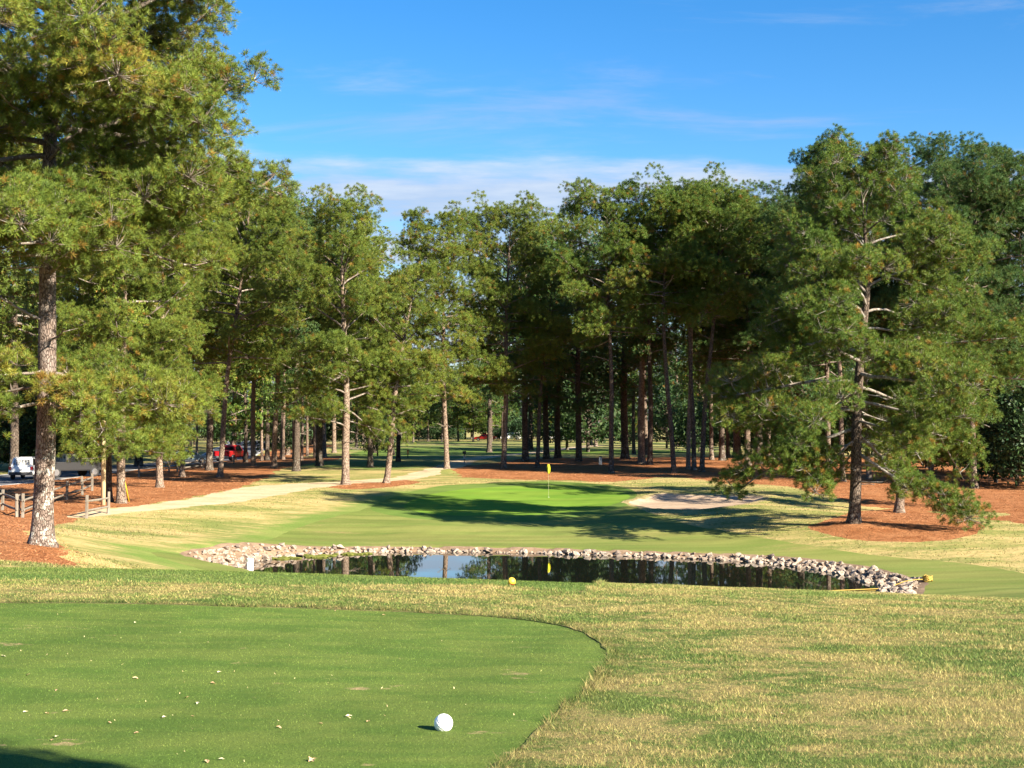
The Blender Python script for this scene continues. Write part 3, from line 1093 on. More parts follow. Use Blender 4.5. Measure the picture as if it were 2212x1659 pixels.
def needle_mesh(name, Cn, Dn, size, tint, nb, width, r, spread=(0.25, 1.25), back=0.16):
    K = len(Cn)
    ref = np.where(np.abs(Dn[:, 2:3]) < 0.8, np.array([[0, 0, 1.0]]), np.array([[1.0, 0, 0]]))
    u = unit(np.cross(Dn, ref))
    w = np.cross(Dn, u)
    th = r.uniform(spread[0], spread[1], (K, nb))
    ph = r.uniform(0, 2 * np.pi, (K, nb))
    d = (Dn[:, None] * np.cos(th)[..., None] + (u[:, None] * np.cos(ph)[..., None] + w[:, None] * np.sin(ph)[..., None]) * np.sin(th)[..., None])
    d[..., 2] -= 0.10
    d = unit(d)
    bk = r.uniform(0, 1, (K, nb))
    L = size[:, None] * r.uniform(0.7, 1.15, (K, nb))
    b = Cn[:, None] - Dn[:, None] * (bk * back)[..., None]
    rad = Cn * np.array((1.0, 1.0, 0.0))
    out = unit(unit(rad) * 0.9 + Dn * 0.5 + np.array((0, 0, 0.35)))
    side = unit(np.cross(d, out[:, None] + r.normal(0, 0.38, (K, nb, 3)))) * (width * r.uniform(0.7, 1.2, (K, nb)))[..., None] * 0.5
    tip = b + d * L[..., None]
    # two needle bundles in three open like a brush (narrow at the twig), the others end in a point
    brush = (np.arange(nb) % 2 == 0)[None, :, None]
    mid = b + d * (0.25 * L)[..., None]
    sk = side * r.uniform(0.8, 1.2, (K, nb, 1))
    v0 = np.where(brush, b, mid - side)
    v1 = np.where(brush, tip - sk, mid + side)
    v2 = np.where(brush, tip + sk - d * (L * r.uniform(-0.12, 0.2, (K, nb)))[..., None], tip)
    VV = np.stack([v0, v1, v2], 2).reshape(-1, 3)
    tt = np.broadcast_to(tint[:, None], (K, nb)) + r.normal(0, 0.06, (K, nb))
    old = (bk > 0.7) & (r.random((K, nb)) < 0.22)
    tt = np.where(old, 0.95, np.where(tint[:, None] > 0.9, 0.97, np.clip(tt, 0, 0.83)))
    at = np.repeat(tt.reshape(-1), 3)
    return np_mesh(name, VV, np.arange(len(VV)).reshape(-1, 3), attrs={'tint': at})


def tuft_proto(seed, nb=62, wid=0.085, spread=(0.12, 1.5)):
    """one brush of pine needles of unit length, pointing up z"""
    r = np.random.default_rng(seed)
    th = r.uniform(spread[0], spread[1], nb)
    ph = r.uniform(0, 2 * np.pi, nb)
    d = np.stack([np.sin(th) * np.cos(ph), np.sin(th) * np.sin(ph), np.cos(th)], 1)
    L = r.uniform(0.72, 1.12, nb)
    b = np.stack([np.zeros(nb), np.zeros(nb), -r.uniform(0, 0.65, nb)], 1)
    side = unit(np.cross(d, np.array((0, 0, 1.0)) + r.normal(0, 0.42, (nb, 3)))) * (wid * r.uniform(0.7, 1.2, nb))[:, None] * 0.5
    tip = b + d * L[:, None] - np.array((0, 0, 0.08))
    mid = b + d * (0.3 * L)[:, None]
    VV = np.stack([mid - side, mid + side, tip], 1).reshape(-1, 3)
    jit = r.normal(0, 0.07, nb) + np.where((-b[:, 2] > 0.45) & (r.random(nb) < 0.22), 0.7, 0.0)
    me = np_mesh('needle_tuft', VV, np.arange(3 * nb).reshape(-1, 3), attrs={'jit': np.repeat(jit, 3)})
    return bpy.data.objects.new('needle_tuft', me)


PROTO = [tuft_proto(900 + i) for i in range(3)]
GNG = {}


def tuft_nodes(mat):
    """node tree that sets needle tufts on the points of a crown"""
    if mat in GNG:
        return GNG[mat]
    ng = bpy.data.node_groups.new('needle_tufts', 'GeometryNodeTree')
    ng.interface.new_socket('Geometry', in_out='INPUT', socket_type='NodeSocketGeometry')
    ng.interface.new_socket('Geometry', in_out='OUTPUT', socket_type='NodeSocketGeometry')
    nn, ll = ng.nodes, ng.links
    gi, go = nn.new('NodeGroupInput'), nn.new('NodeGroupOutput')
    gti = nn.new('GeometryNodeGeometryToInstance')
    for p in PROTO[::-1]:
        oi = nn.new('GeometryNodeObjectInfo')
        oi.inputs['Object'].default_value = p
        ll.new(oi.outputs['Geometry'], gti.inputs[0])
    iop = nn.new('GeometryNodeInstanceOnPoints')
    iop.inputs['Pick Instance'].default_value = True

    def att(name, typ):
        a = nn.new('GeometryNodeInputNamedAttribute')
        a.data_type = typ
        a.inputs['Name'].default_value = name
        return a.outputs['Attribute']
    ll.new(gi.outputs[0], iop.inputs['Points'])
    ll.new(gti.outputs[0], iop.inputs['Instance'])
    ll.new(att('pick', 'INT'), iop.inputs['Instance Index'])
    e2r = nn.new('FunctionNodeEulerToRotation')
    ll.new(att('rot', 'FLOAT_VECTOR'), e2r.inputs[0])
    ll.new(e2r.outputs[0], iop.inputs['Rotation'])
    ll.new(att('size', 'FLOAT'), iop.inputs['Scale'])
    sm = nn.new('GeometryNodeSetMaterial')
    sm.inputs['Material'].default_value = M[mat]
    ll.new(iop.outputs[0], sm.inputs['Geometry'])
    ll.new(sm.outputs[0], go.inputs[0])
    GNG[mat] = ng
    return ng


def tuft_crown(Cn, Dn, size, tint, mat, parent, r):
    K = len(Cn)
    me = bpy.data.meshes.new('crown')
    me.vertices.add(K)
    me.vertices.foreach_set('co', np.ascontiguousarray(Cn, dtype=np.float32).ravel())
    # z axis to Dn: rotate about y by theta, then about z by phi
    th = np.arccos(np.clip(Dn[:, 2], -1, 1))
    ph = np.arctan2(Dn[:, 1], Dn[:, 0])
    rot = np.stack([np.zeros(K), th, ph], 1)
    for nm, typ, val in (('rot', 'FLOAT_VECTOR', rot), ('size', 'FLOAT', size), ('tint', 'FLOAT', tint), ('pick', 'INT', r.integers(0, 3, K))):
        a = me.attributes.new(nm, typ, 'POINT')
        a.data.foreach_set('vector' if typ == 'FLOAT_VECTOR' else 'value', np.ascontiguousarray(val, dtype=np.int32 if typ == 'INT' else np.float32).ravel())
    me.materials.append(M[mat])
    o = mobj('crown', me, None, parent)
    o['kind'] = 'stuff'
    md = o.modifiers.new('tufts', 'NODES')
    md.node_group = tuft_nodes(mat)
    return o


TUFTS = {'hero': 66, 'hero2': 54, 'near': 44, 'mid': 27, 'far': 19}


def polyline(p0, az, el, L, n, r, curl, wig):
    """a limb that leaves with elevation el, sags and lifts again by curl"""
    pts = [np.array(p0, float)]
    st = L / (n - 1)
    a, e = az, el
    for k in range(n - 1):
        d = np.array((math.cos(e) * math.cos(a), math.cos(e) * math.sin(a), math.sin(e)))
        pts.append(pts[-1] + d * st)
        s = k / (n - 1)
        e += curl * (s - 0.35) * 2.0 / (n - 1) + r.normal(0, wig * 0.6)
        a += r.normal(0, wig)
    return np.array(pts), a, e


def pine(name, seed, Ht, r0, cb, R, bend=(), prof=None, n_br=44, lod='mid', inner=0.33, low=(), gaps=(), el=(0.05, 0.9), dead=3, brown=0.025, twist=0.0,
         mats=('bark', 'needle_mid'), tuft=1.0, flare=1.45, fork=None, dens=1.0, base_tint=0.28, side=None, clump=1.0, even=0.68, limb='limb'):
    """a pine at the origin; returns an Empty with trunk (> branches) and crown"""
    r = np.random.default_rng(seed)
    # trunk
    bend = [(0.0, 0.0, 0.0)] + list(bend)
    bz = np.array([b[0] for b in bend])
    bx = np.array([b[1] for b in bend])
    by = np.array([b[2] for b in bend])
    ph = r.uniform(0, 6, 2)

    def axis_at(z):
        f = z / Ht
        return np.array((np.interp(f, bz, bx) + 0.09 * math.sin(f * 7 + ph[0]) * min(1, 4 * f), np.interp(f, bz, by) + 0.09 * math.sin(f * 6 + ph[1]) * min(1, 4 * f), z))

    zz = np.concatenate([[-0.4, 0.0, 0.12, 0.3, 0.7], np.linspace(1.3, Ht * 0.985, 22)])
    TP = np.array([axis_at(max(z, 0)) + np.array((0, 0, min(z, 0))) for z in zz])
    TR = r0 * np.interp(zz / Ht, [0, 0.3, 0.6, 0.85, 1.0], [1.0, 0.84, 0.62, 0.30, 0.06])
    TR[:5] *= np.array([flare * 1.05, flare, 1 + (flare - 1) * 0.62, 1 + (flare - 1) * 0.34, 1 + (flare - 1) * 0.12])
    sides = 20 if lod == 'hero' else 12
    TV, TQ = tubes([(TP, TR)], sides)
    k = np.arange(len(TV)) % sides
    zk = TV[:, 2]
    c0 = np.repeat(TP, sides, 0)
    rad = TV - c0
    lob = 1 + 0.10 * np.clip(1 - zk / 0.9, 0, 1) * np.sin(k * 2 * np.pi / sides * 5 + ph[0]) + r.normal(0, 0.022, len(TV))
    TV = c0 + rad * lob[:, None]
    # branches
    big = lod in ('hero', 'hero2')
    lines, seclines, twigs = [], [], []
    cC, cD, cS, cT = [], [], [], []
    prof = prof or [(0, 0.62), (0.2, 0.95), (0.45, 1.0), (0.7, 0.9), (0.88, 0.72), (1, 0.45)]
    pf = np.array(prof)
    specs = []
    g = r.uniform(0, 6.28)
    n_br = int(n_br * 1.15)
    for i in range(n_br):
        f = (i + r.uniform(0, 0.8)) / n_br
        f = f ** 0.92
        z = cb + f * (Ht * 0.985 - cb)
        if any(a <= z <= b for a, b in gaps):
            continue
        az = g + i * 2.39996 + r.normal(0, 0.3)
        L = R * np.interp(f, pf[:, 0], pf[:, 1]) * r.uniform(even, 1.12)
        if side is not None:
            L *= 1 + side[1] * math.cos(az - side[0])
        e = el[0] + (el[1] - el[0]) * f ** 1.3 + r.normal(0, 0.24)
        specs.append((z, az, max(L, 0.5), e, inner))
    for s in low:
        specs.append((s[0], s[1], s[2], s[3], s[4] if len(s) > 4 else inner))
    for (z, az, L, e, inn) in specs:
        p0 = axis_at(min(z, Ht * 0.97))
        n = 8
        pts, a_end, e_end = polyline(p0, az, e, L, n, r, 0.75, 0.17 if lod == 'hero2' else 0.11)
        rb = min(0.016 + 0.0135 * L, float(np.interp(z, zz, TR)) * 0.62)
        kk_ = np.arange(n) if big else np.array([0, 1, 3, 5, 7])
        lines.append((pts[kk_], (rb * np.linspace(1, 0.22, n) ** 0.8)[kk_]))
        btint = base_tint + r.normal(0, 0.10)
        nc = max(2, int(round((L * 1.05 + 0.8) * dens)))
        for q in range(nc):
            s = 1.0 if q == nc - 1 else inn + (1 - inn) * (q + r.uniform(0.1, 0.9)) / nc
            kf = s * (n - 1)
            k0 = min(int(kf), n - 2)
            sp_ = pts[k0] + (pts[k0 + 1] - pts[k0]) * (kf - k0)
            dd = pts[k0 + 1] - pts[k0]
            a0 = math.atan2(dd[1], dd[0])
            ca_ = clump * (0.52 + 0.085 * min(L, 6.0)) * r.uniform(0.62, 1.28)
            a2 = a0 + (1 if q % 2 else -1) * r.uniform(0.5, 1.3)
            off = 0.12 if q == nc - 1 else r.uniform(0.25, 0.75) * ca_ * 1.25
            cen_ = sp_ + np.array((math.cos(a2) * off, math.sin(a2) * off, r.uniform(-0.45, 0.75) * ca_ + 0.05))
            if off > 0.2:
                md = (sp_ + cen_) / 2 + np.array((0, 0, -0.06 * ca_))
                seclines.append((np.array([sp_, md, cen_]), rb * 0.45 * np.array([1, 0.75, 0.45])))
            ctint = btint + r.normal(0, 0.07)
            nt = max(6, int(dens * TUFTS[lod] * ca_ * ca_))
            v = r.normal(size=(nt, 3))
            v = unit(v)
            v[:, 2] = np.where(v[:, 2] < -0.5, -v[:, 2] * 0.8, v[:, 2])
            v = unit(v)
            pp_ = cen_ + v * np.array((ca_, ca_, ca_ * 0.85)) * r.uniform(0.62, 1.08, (nt, 1))
            radial = unit(np.array((pp_[:, 0] - p0[0], pp_[:, 1] - p0[1], np.zeros(nt))).T)
            dd_ = unit(v * 0.9 + radial * 0.35 + np.array((0, 0, 0.38)) + r.normal(0, 0.18, (nt, 3)))
            tn = ctint + r.normal(0, 0.12, nt)
            tn = np.where(r.random(nt) < brown, 0.95, tn)
            cC.append(pp_)
            cD.append(dd_)
            cS.append(r.uniform(0.19, 0.28, nt))
            cT.append(tn)
            if big:
                for m in range(0, nt, 4):
                    twigs.append((np.array([cen_, (cen_ + pp_[m]) / 2 + np.array((0, 0, -0.04)), pp_[m]]), np.array([0.014, 0.010, 0.006])))
    for i in range(dead):                      # bare grey stubs below the crown
        z = r.uniform(cb * 0.55, cb + 0.25 * (Ht - cb))
        az = r.uniform(0, 6.28)
        L = r.uniform(0.4, 0.3 * R + 0.5)
        pts, a_, e_ = polyline(axis_at(z), az, r.uniform(-0.2, 0.4), L, 5, r, 0.3, 0.2)
        rr = 0.022 + 0.012 * L
        lines.append((pts, rr * np.linspace(1, 0.45, 5)))
        for q in range(int(r.integers(0, 4))):
            k0 = int(r.integers(1, 4))
            sec, _, _ = polyline(pts[k0], az + r.uniform(-1.2, 1.2), r.uniform(-0.5, 0.6), L * r.uniform(0.2, 0.45), 4, r, 0.3, 0.25)
            lines.append((sec, rr * 0.5 * np.array([1, 0.8, 0.6, 0.4])))
    root = empty(name, (0, 0, 0))
    tr = mobj('trunk', np_mesh('trunk', TV, TQ, smooth=True), M[mats[0]], root)
    BV, BQ = tubes(lines, 6 if big else 4)
    for extra in (seclines, twigs):
        if extra:
            tv, tq = tubes(extra, 4 if (lod == 'hero' and extra is seclines) else 3)
            BQ = np.vstack([BQ, tq + len(BV)])
            BV = np.vstack([BV, tv])
    mobj('branches', np_mesh('branches', BV, BQ, smooth=True), M[limb], tr)['kind'] = 'stuff'
    nb, wd = {'hero': (15, 0.030), 'hero2': (12, 0.044), 'near': (10, 0.058), 'mid': (17, 0.060), 'far': (13, 0.105)}[lod]
    cS = np.concatenate(cS) * tuft * {'hero': 0.84, 'hero2': 0.94, 'near': 1.0, 'mid': 1.08, 'far': 1.4}[lod]
    if lod in ('hero', 'hero2', 'near'):
        tuft_crown(np.vstack(cC), np.vstack(cD), cS, np.concatenate(cT), mats[1] + '_tuft', root, r)
    else:
        crown = needle_mesh('crown', np.vstack(cC), np.vstack(cD), cS, np.concatenate(cT), nb, wd, r)
        mobj('crown', crown, M[mats[1]], root)
    return root


def place(root, x, y, rz=0.0, s=1.0, dz=0.0):
    root.location = (x, y, ground(x, y) + dz)
    root.rotation_euler = (0, 0, rz)
    root.scale = (s, s, s)
    return root


TALL = [(0, 0.7), (0.25, 0.95), (0.5, 1.0), (0.75, 0.95), (0.9, 0.78), (1, 0.5)]
CONE = [(0, 0.9), (0.15, 1.0), (0.4, 0.9), (0.7, 0.62), (0.9, 0.35), (1, 0.12)]
WIDE = [(0, 0.75), (0.15, 1.0), (0.45, 1.0), (0.7, 0.92), (0.88, 0.72), (1, 0.45)]

# (picture position of the foot, top, trunk width, crown base, crown radius in picture units) -> metres


def fit_pine(label, xd, yd, top, w, cb, R, seed, topx=None, lod='mid', group=None, dmin=24.0, D=None, **kw):
    if D is None:
        x, y = hit(xd, yd, dmin)
    else:
        r_ = ray(xd, yd)
        x, y = r_[0] * D, D
    k = F / y
    big_ = lod in ('hero', 'hero2')
    zb = ground(x, y)
    foot = CY + (-(((zb - CAMZ) * cp - y * sp) / (y * cp + (zb - CAMZ) * sp))) * F      # where the foot lands in the picture
    Ht = (foot - top) / k - (0.7 if big_ else 1.7)
    if topx is not None:
        kw.setdefault('bend', [(0.35, 0.25 * (topx - xd) / k, 0), (1.0, (topx - xd) / k, 0)])
    t = pine('pine_tree', seed, Ht, 0.5 * w / k, max((foot - cb) / k, 0.8), (1.1 if big_ else 1.15) * R / k, lod=lod, **kw)
    t.location = (x, y, zb)
    tag(t, label, 'pine tree', group)
    t['height'] = Ht
    return t


def fit_copy(src, label, xd, yd, top, group, rz, D=None, wide=1.0, bark=None):
    """a copy of a pine, turned and scaled to another spot"""
    if D is None:
        x, y = hit(xd, yd, 24.0)
    else:
        x, y = ray(xd, yd)[0] * D, D
    zb = ground(x, y)
    foot = CY + (-(((zb - CAMZ) * cp - y * sp) / (y * cp + (zb - CAMZ) * sp))) * F
    s_ = ((foot - top) * y / F - 1.4) / src['height']
    o = copy_tree(src)
    o.location = (x, y, zb)
    o.rotation_euler = (0, 0, rz)
    o.scale = (s_ * wide, s_ * wide, s_)
    if bark:
        for ch in o.children:
            if ch.name.startswith('trunk'):
                ch.material_slots[0].link = 'OBJECT'
                ch.material_slots[0].material = M[bark]
    tag(o, label, 'pine tree', group)
    return o


G_L, G_M, G_R = 'pines along the roadside', 'pines behind the putting green', 'pines on the far side of the bunker'
# the big pine on the tee bank
hero = fit_pine('huge lichen-spotted pine towering over the tee bank at the picture edge', 90, 1192, -520, 44, 600, 450, 11, lod='hero',
                D=45.0, topx=128, n_br=60, prof=[(0, 0.62), (0.12, 0.95), (0.3, 1.0), (0.5, 0.92), (0.7, 0.68), (0.9, 0.4), (1, 0.25)], inner=0.28, even=0.85,
                low=[(4.5, -1.2, 3.6, -0.10, 0.3), (4.7, -0.45, 4.6, -0.12, 0.3), (4.3, -2.2, 3.2, -0.1, 0.3), (4.9, 0.3, 4.2, -0.1, 0.3), (4.8, 2.8, 3.2, -0.05, 0.3), (5.2, 1.3, 3.6, 0.0, 0.3),
                     (5.2, -1.7, 3.0, 0.05, 0.35), (4.6, -0.85, 4.2, -0.15, 0.35), (5.0, -0.1, 4.5, -0.1, 0.4)] + [(9.0 + 0.9 * i_, -1.57 + 0.55 * math.sin(2.4 * i_), 3.9 - 0.09 * i_ + 0.5 * math.sin(1.7 * i_), 0.02 + 0.03 * i_, 0.3) for i_ in range(12)],
                el=(0.02, 0.85), dead=9, mats=('bark_hero', 'needle_warm'), brown=0.03, flare=1.5, dens=1.12, base_tint=0.36)

fit_pine('pine behind the pale utility pole beside the near rail fence', 262, 1087, 255, 19, 970, 165, 21, lod='near', mats=('bark', 'needle_warm'), inner=0.25, group=G_L, prof=WIDE, low=[(3.2, -1.0, 3.6, -0.05), (3.0, -1.8, 3.4, -0.05), (3.3, -0.4, 3.6, -0.05), (3.4, -2.5, 3.0, 0.0), (3.6, 0.2, 3.4, 0.0), (4.2, -1.75, 3.0, 0.0), (5.0, -1.9, 2.8, 0.0), (5.8, -1.6, 3.0, 0.0), (4.6, -2.2, 3.0, 0.0), (6.5, -1.8, 3.0, 0.0)])
slender = ('dark slender pine touching the pale utility pole', 234, 1084, 330, G_L, 2.2)
fit_pine('pine with reddish trunk on open straw right of the yellow guy wire', 345, 1052, 330, 15, 965, 130, 23, lod='near', mats=('bark_pale', 'needle_warm'), group=G_L, prof=WIDE, inner=0.25, low=[(3.0, -1.4, 3.0, 0.0), (3.1, -2.2, 2.8, 0.0), (3.2, -0.7, 2.8, 0.0)])
fit_pine('pine standing before the parked silver-blue car', 393, 1030, 370, 12, 800, 135, 24, mats=('bark', 'needle_warm'), group=G_L)
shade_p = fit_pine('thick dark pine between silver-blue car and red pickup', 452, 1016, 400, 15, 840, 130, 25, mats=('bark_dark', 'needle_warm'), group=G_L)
fit_pine('pine leaning to the right in front of the red pickup', 475, 1033, 372, 12, 790, 135, 26, topx=540, lod='near', mats=('bark', 'needle_warm'), group=G_L, prof=WIDE)
fit_copy(shade_p, *slender, bark='bark_dark', wide=0.9)
fit_pine('straight pale pine at the edge of the straw, nearest the sunlit grass tongue', 547, 1007, 415, 11, 800, 120, 27, mats=('bark_pale', 'needle_warm'), group=G_L)
fit_pine('pale straight pine whose foot stands on the grass edge left of the path', 592, 1012, 410, 12, 800, 125, 28, topx=612, mats=('bark_pale', 'needle_mid'), group=G_L)
for i, (xd, D, top, w, cb, R) in enumerate([(566, 170, 520, 6, 800, 70), (612, 165, 500, 7, 790, 75), (637, 172, 500, 11, 780, 90), (652, 160, 470, 10, 770, 90), (680, 168, 480, 9, 790, 85), (700, 180, 500, 8, 780, 80),
                                            (580, 190, 520, 6, 800, 70), (530, 185, 500, 7, 780, 80), (505, 178, 480, 8, 770, 85), (425, 180, 470, 9, 780, 90), (664, 195, 520, 6, 790, 70), (722, 205, 540, 7, 800, 70)]):
    if i < 3:
        t_ = fit_pine('slender pine trunk in the shaded grove left of the grass tongue', xd, 985, top, w, cb, R, 40 + i, D=D, mats=('bark_pale' if i != 1 else 'bark', 'needle_mid'), group='slender pines of the shaded roadside grove', n_br=30)
        if i == 0:
            grove = [t_]
        else:
            grove.append(t_)
    else:
        src = grove[i % 3]
        t_ = copy_tree(src)
        r_ = ray(xd, 985)
        t_.rotation_euler = (0, 0, 1.1 * i)
        t_.location = (r_[0] * D, D, ground(r_[0] * D, D))
        t_.scale = (1.0, 1.0, 0.92 + 0.04 * (i % 5))

fit_pine('pine with straight trunk beside the cart path, left of the leaning pine', 747, 1047, 415, 17, 935, 125, 31, topx=738, lod='near', mats=('bark_pale', 'needle_warm'), prof=WIDE, n_br=52, dead=6, group=G_M, brown=0.035)
fit_pine('short pine leaning right over the cart path', 835, 1043, 540, 13, 925, 96, 32, topx=895, lod='near', mats=('bark_pale', 'needle_warm'), n_br=40, dead=7, group=G_M, brown=0.035)
fit_pine('pine on a small straw mound beside the cart path bend', 965, 1019, 436, 11, 870, 92, 33, topx=948, lod='near', mats=('bark_pale', 'needle_warm'), n_br=62, prof=TALL, dead=6, group=G_M, brown=0.06)
fit_pine('tall pine left of the flag with bright bare upper trunk', 1088, 1012, 432, 12, 860, 118, 34, topx=1102, lod='near', mats=('bark', 'needle_warm'), n_br=50, prof=TALL, dead=5, group=G_M)
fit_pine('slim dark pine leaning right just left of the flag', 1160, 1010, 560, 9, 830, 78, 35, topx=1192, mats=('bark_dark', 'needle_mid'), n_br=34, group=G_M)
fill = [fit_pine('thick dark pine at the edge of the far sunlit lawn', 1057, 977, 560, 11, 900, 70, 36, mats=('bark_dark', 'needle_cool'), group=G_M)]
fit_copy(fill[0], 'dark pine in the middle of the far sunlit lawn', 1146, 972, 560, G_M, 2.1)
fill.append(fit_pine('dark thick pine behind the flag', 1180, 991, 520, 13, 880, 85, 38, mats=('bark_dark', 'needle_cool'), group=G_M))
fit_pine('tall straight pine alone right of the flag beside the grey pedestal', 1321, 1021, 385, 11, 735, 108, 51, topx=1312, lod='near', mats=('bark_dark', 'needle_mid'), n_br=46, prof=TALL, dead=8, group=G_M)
fill.append(shade_p)
stout = fit_pine('stout pale pine with knobbly sunlit trunk in the woods', 1386, 1001, 520, 16, 780, 80, 52, mats=('bark_pale', 'needle_cool'), group=G_M)
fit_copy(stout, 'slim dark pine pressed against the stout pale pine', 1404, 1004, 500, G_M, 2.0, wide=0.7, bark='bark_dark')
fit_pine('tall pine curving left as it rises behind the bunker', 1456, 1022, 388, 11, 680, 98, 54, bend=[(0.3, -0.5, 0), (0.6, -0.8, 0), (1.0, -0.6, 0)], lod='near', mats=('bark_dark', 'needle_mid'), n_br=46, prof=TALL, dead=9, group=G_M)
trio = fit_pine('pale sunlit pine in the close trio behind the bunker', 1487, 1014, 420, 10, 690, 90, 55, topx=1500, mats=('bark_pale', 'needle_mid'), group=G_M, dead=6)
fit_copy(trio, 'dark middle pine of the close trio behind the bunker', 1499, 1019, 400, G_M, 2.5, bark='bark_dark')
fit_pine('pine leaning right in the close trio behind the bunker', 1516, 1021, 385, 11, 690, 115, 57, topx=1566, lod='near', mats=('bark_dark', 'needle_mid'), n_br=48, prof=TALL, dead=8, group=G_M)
fit_copy(trio, 'reddish pine behind the close trio', 1537, 993, 470, G_M, 4.1, bark='bark')
fit_copy(stout, 'pale pine at the dark edge of the woods left of the big pond-side pine', 1592, 988, 480, G_M, 3.9)

# the two pines on the orange ring
fit_pine('broad low-branched pine on the orange straw ring beside the pond', 1845, 1137, 372, 26, 985, 268, 61, lod='hero2', mats=('bark_dark', 'needle_mid'), n_br=42, inner=0.42, dead=14,
         bend=[(0.25, 0.2, 0), (0.5, 0.45, 0), (0.7, 0.7, 0), (1.0, 0.4, 0)], prof=[(0, 0.85), (0.15, 1.0), (0.4, 0.92), (0.65, 0.78), (0.85, 0.62), (1, 0.35)], el=(-0.25, 0.95), brown=0.035, flare=1.35, dens=1.22, limb='limb_pale',
         low=[(3.9, -2.7, 4.2, -0.1, 0.5)])
fit_pine('second pine at the back of the orange straw ring, branches sweeping to the ground', 1942, 1107, 395, 19, 930, 125, 62, lod='near', mats=('bark', 'needle_mid'), n_br=40, inner=0.45, dead=10, topx=2020,
         prof=CONE, el=(-0.3, 0.9), brown=0.05, side=(-0.1, 0.72), limb='limb_pale', low=[(5.0, 0.1, 4.2, -0.2)])

behind = ['the grass tongue left of the path', 'the pine grove beside the grass tongue', 'the leaning path-side pine', 'the path bend', 'the slim pine left of the flag', 'the flag', 'the gap right of the flag', 
          'the lone tall pine and the stout pale pine', 'the close trio at the bunker', 'the right end of the bunker', 'the left boughs of the broad pond-side pine']
for n_, (xd, D, top, sc_) in enumerate([(640, 128, 440, 1.0), (690, 140, 455, 1.0), (800, 135, 500, 1.0), (860, 150, 580, 0.9), (1135, 150, 480, 1.0), (1205, 160, 470, 1.1),
                                        (1250, 150, 480, 1.0), (1350, 158, 450, 1.1), (1560, 150, 450, 1.0), (1640, 140, 430, 1.1), (1730, 145, 430, 1.1)]):
    fit_copy(fill[n_ % len(fill)], 'second-row pine standing behind ' + behind[n_], xd, 1000, top, 'second row of pines behind the green', 0.7 + 1.7 * n_, D=D, wide=sc_)
edge = fit_pine('pine at the straw edge before the dark thicket', 2104, 1055, 340, 14, 820, 165, 63, lod='near', mats=('bark', 'needle_cool'), n_br=50, group=G_R)
tallest = fit_pine('tallest pine rising above all others behind the broad pond-side pine', 1821, 1040, 272, 11, 700, 96, 64, topx=1786, lod='near', mats=('bark', 'needle_cool'), n_br=44, prof=[(0, 0.9), (0.3, 1), (0.6, 0.85), (0.85, 0.7), (1, 0.5)], group=G_R, brown=0.01)
round_ = fit_pine('round-topped pine above the second ring pine', 2010, 1040, 326, 12, 760, 160, 67, topx=2060, lod='near', mats=('bark', 'needle_cool'), n_br=52, prof=TALL, group=G_R)
fit_copy(edge, 'pine half hidden at the left behind the broad pond-side pine', 1789, 1012, 425, G_R, 2.0)
fit_copy(round_, 'pine hidden behind the two ring pines', 1878, 1036, 360, G_R, 2.6)
fit_copy(edge, 'pine filling the upper corner at the picture edge above the thicket', 2225, 1050, 335, G_R, 3.6, wide=1.1)
fit_copy(tallest, 'pine with low foliage behind the bunker end', 1660, 1000, 440, G_R, 1.2, wide=1.25)
fit_copy(edge, 'dark pine filling the gap right of the bunker trio', 1615, 1005, 420, G_R, 5.0, wide=1.1)
# trees at the left behind the big pine
fit_copy(shade_p, 'shaded pine behind the white car', 30, 1030, 250, G_L, 1.0, D=125)
fit_copy(shade_p, 'shaded pine behind the black pickup', 170, 1020, 300, G_L, 2.4, D=138)
fit_copy(shade_p, 'pine at the far side of the road behind the utility pole', 300, 1008, 340, G_L, 4.2, D=150)
fit_copy(shade_p, 'pine between big tee pine and picture edge', -70, 1060, 160, G_L, 5.3, D=92)

# background: three kinds of far pine, copied
far_a = [pine('pine_tree', 81, 20, 0.24, 6.5, 4.0, lod='far', mats=('bark_dark', 'needle_cool'), n_br=40),
         pine('pine_tree', 82, 22, 0.26, 8.0, 3.8, lod='far', mats=('bark', 'needle_cool'), n_br=38, prof=TALL),
         pine('pine_tree', 83, 17, 0.22, 3.0, 4.2, lod='far', mats=('bark_dark', 'needle_mid'), n_br=42, prof=WIDE)]


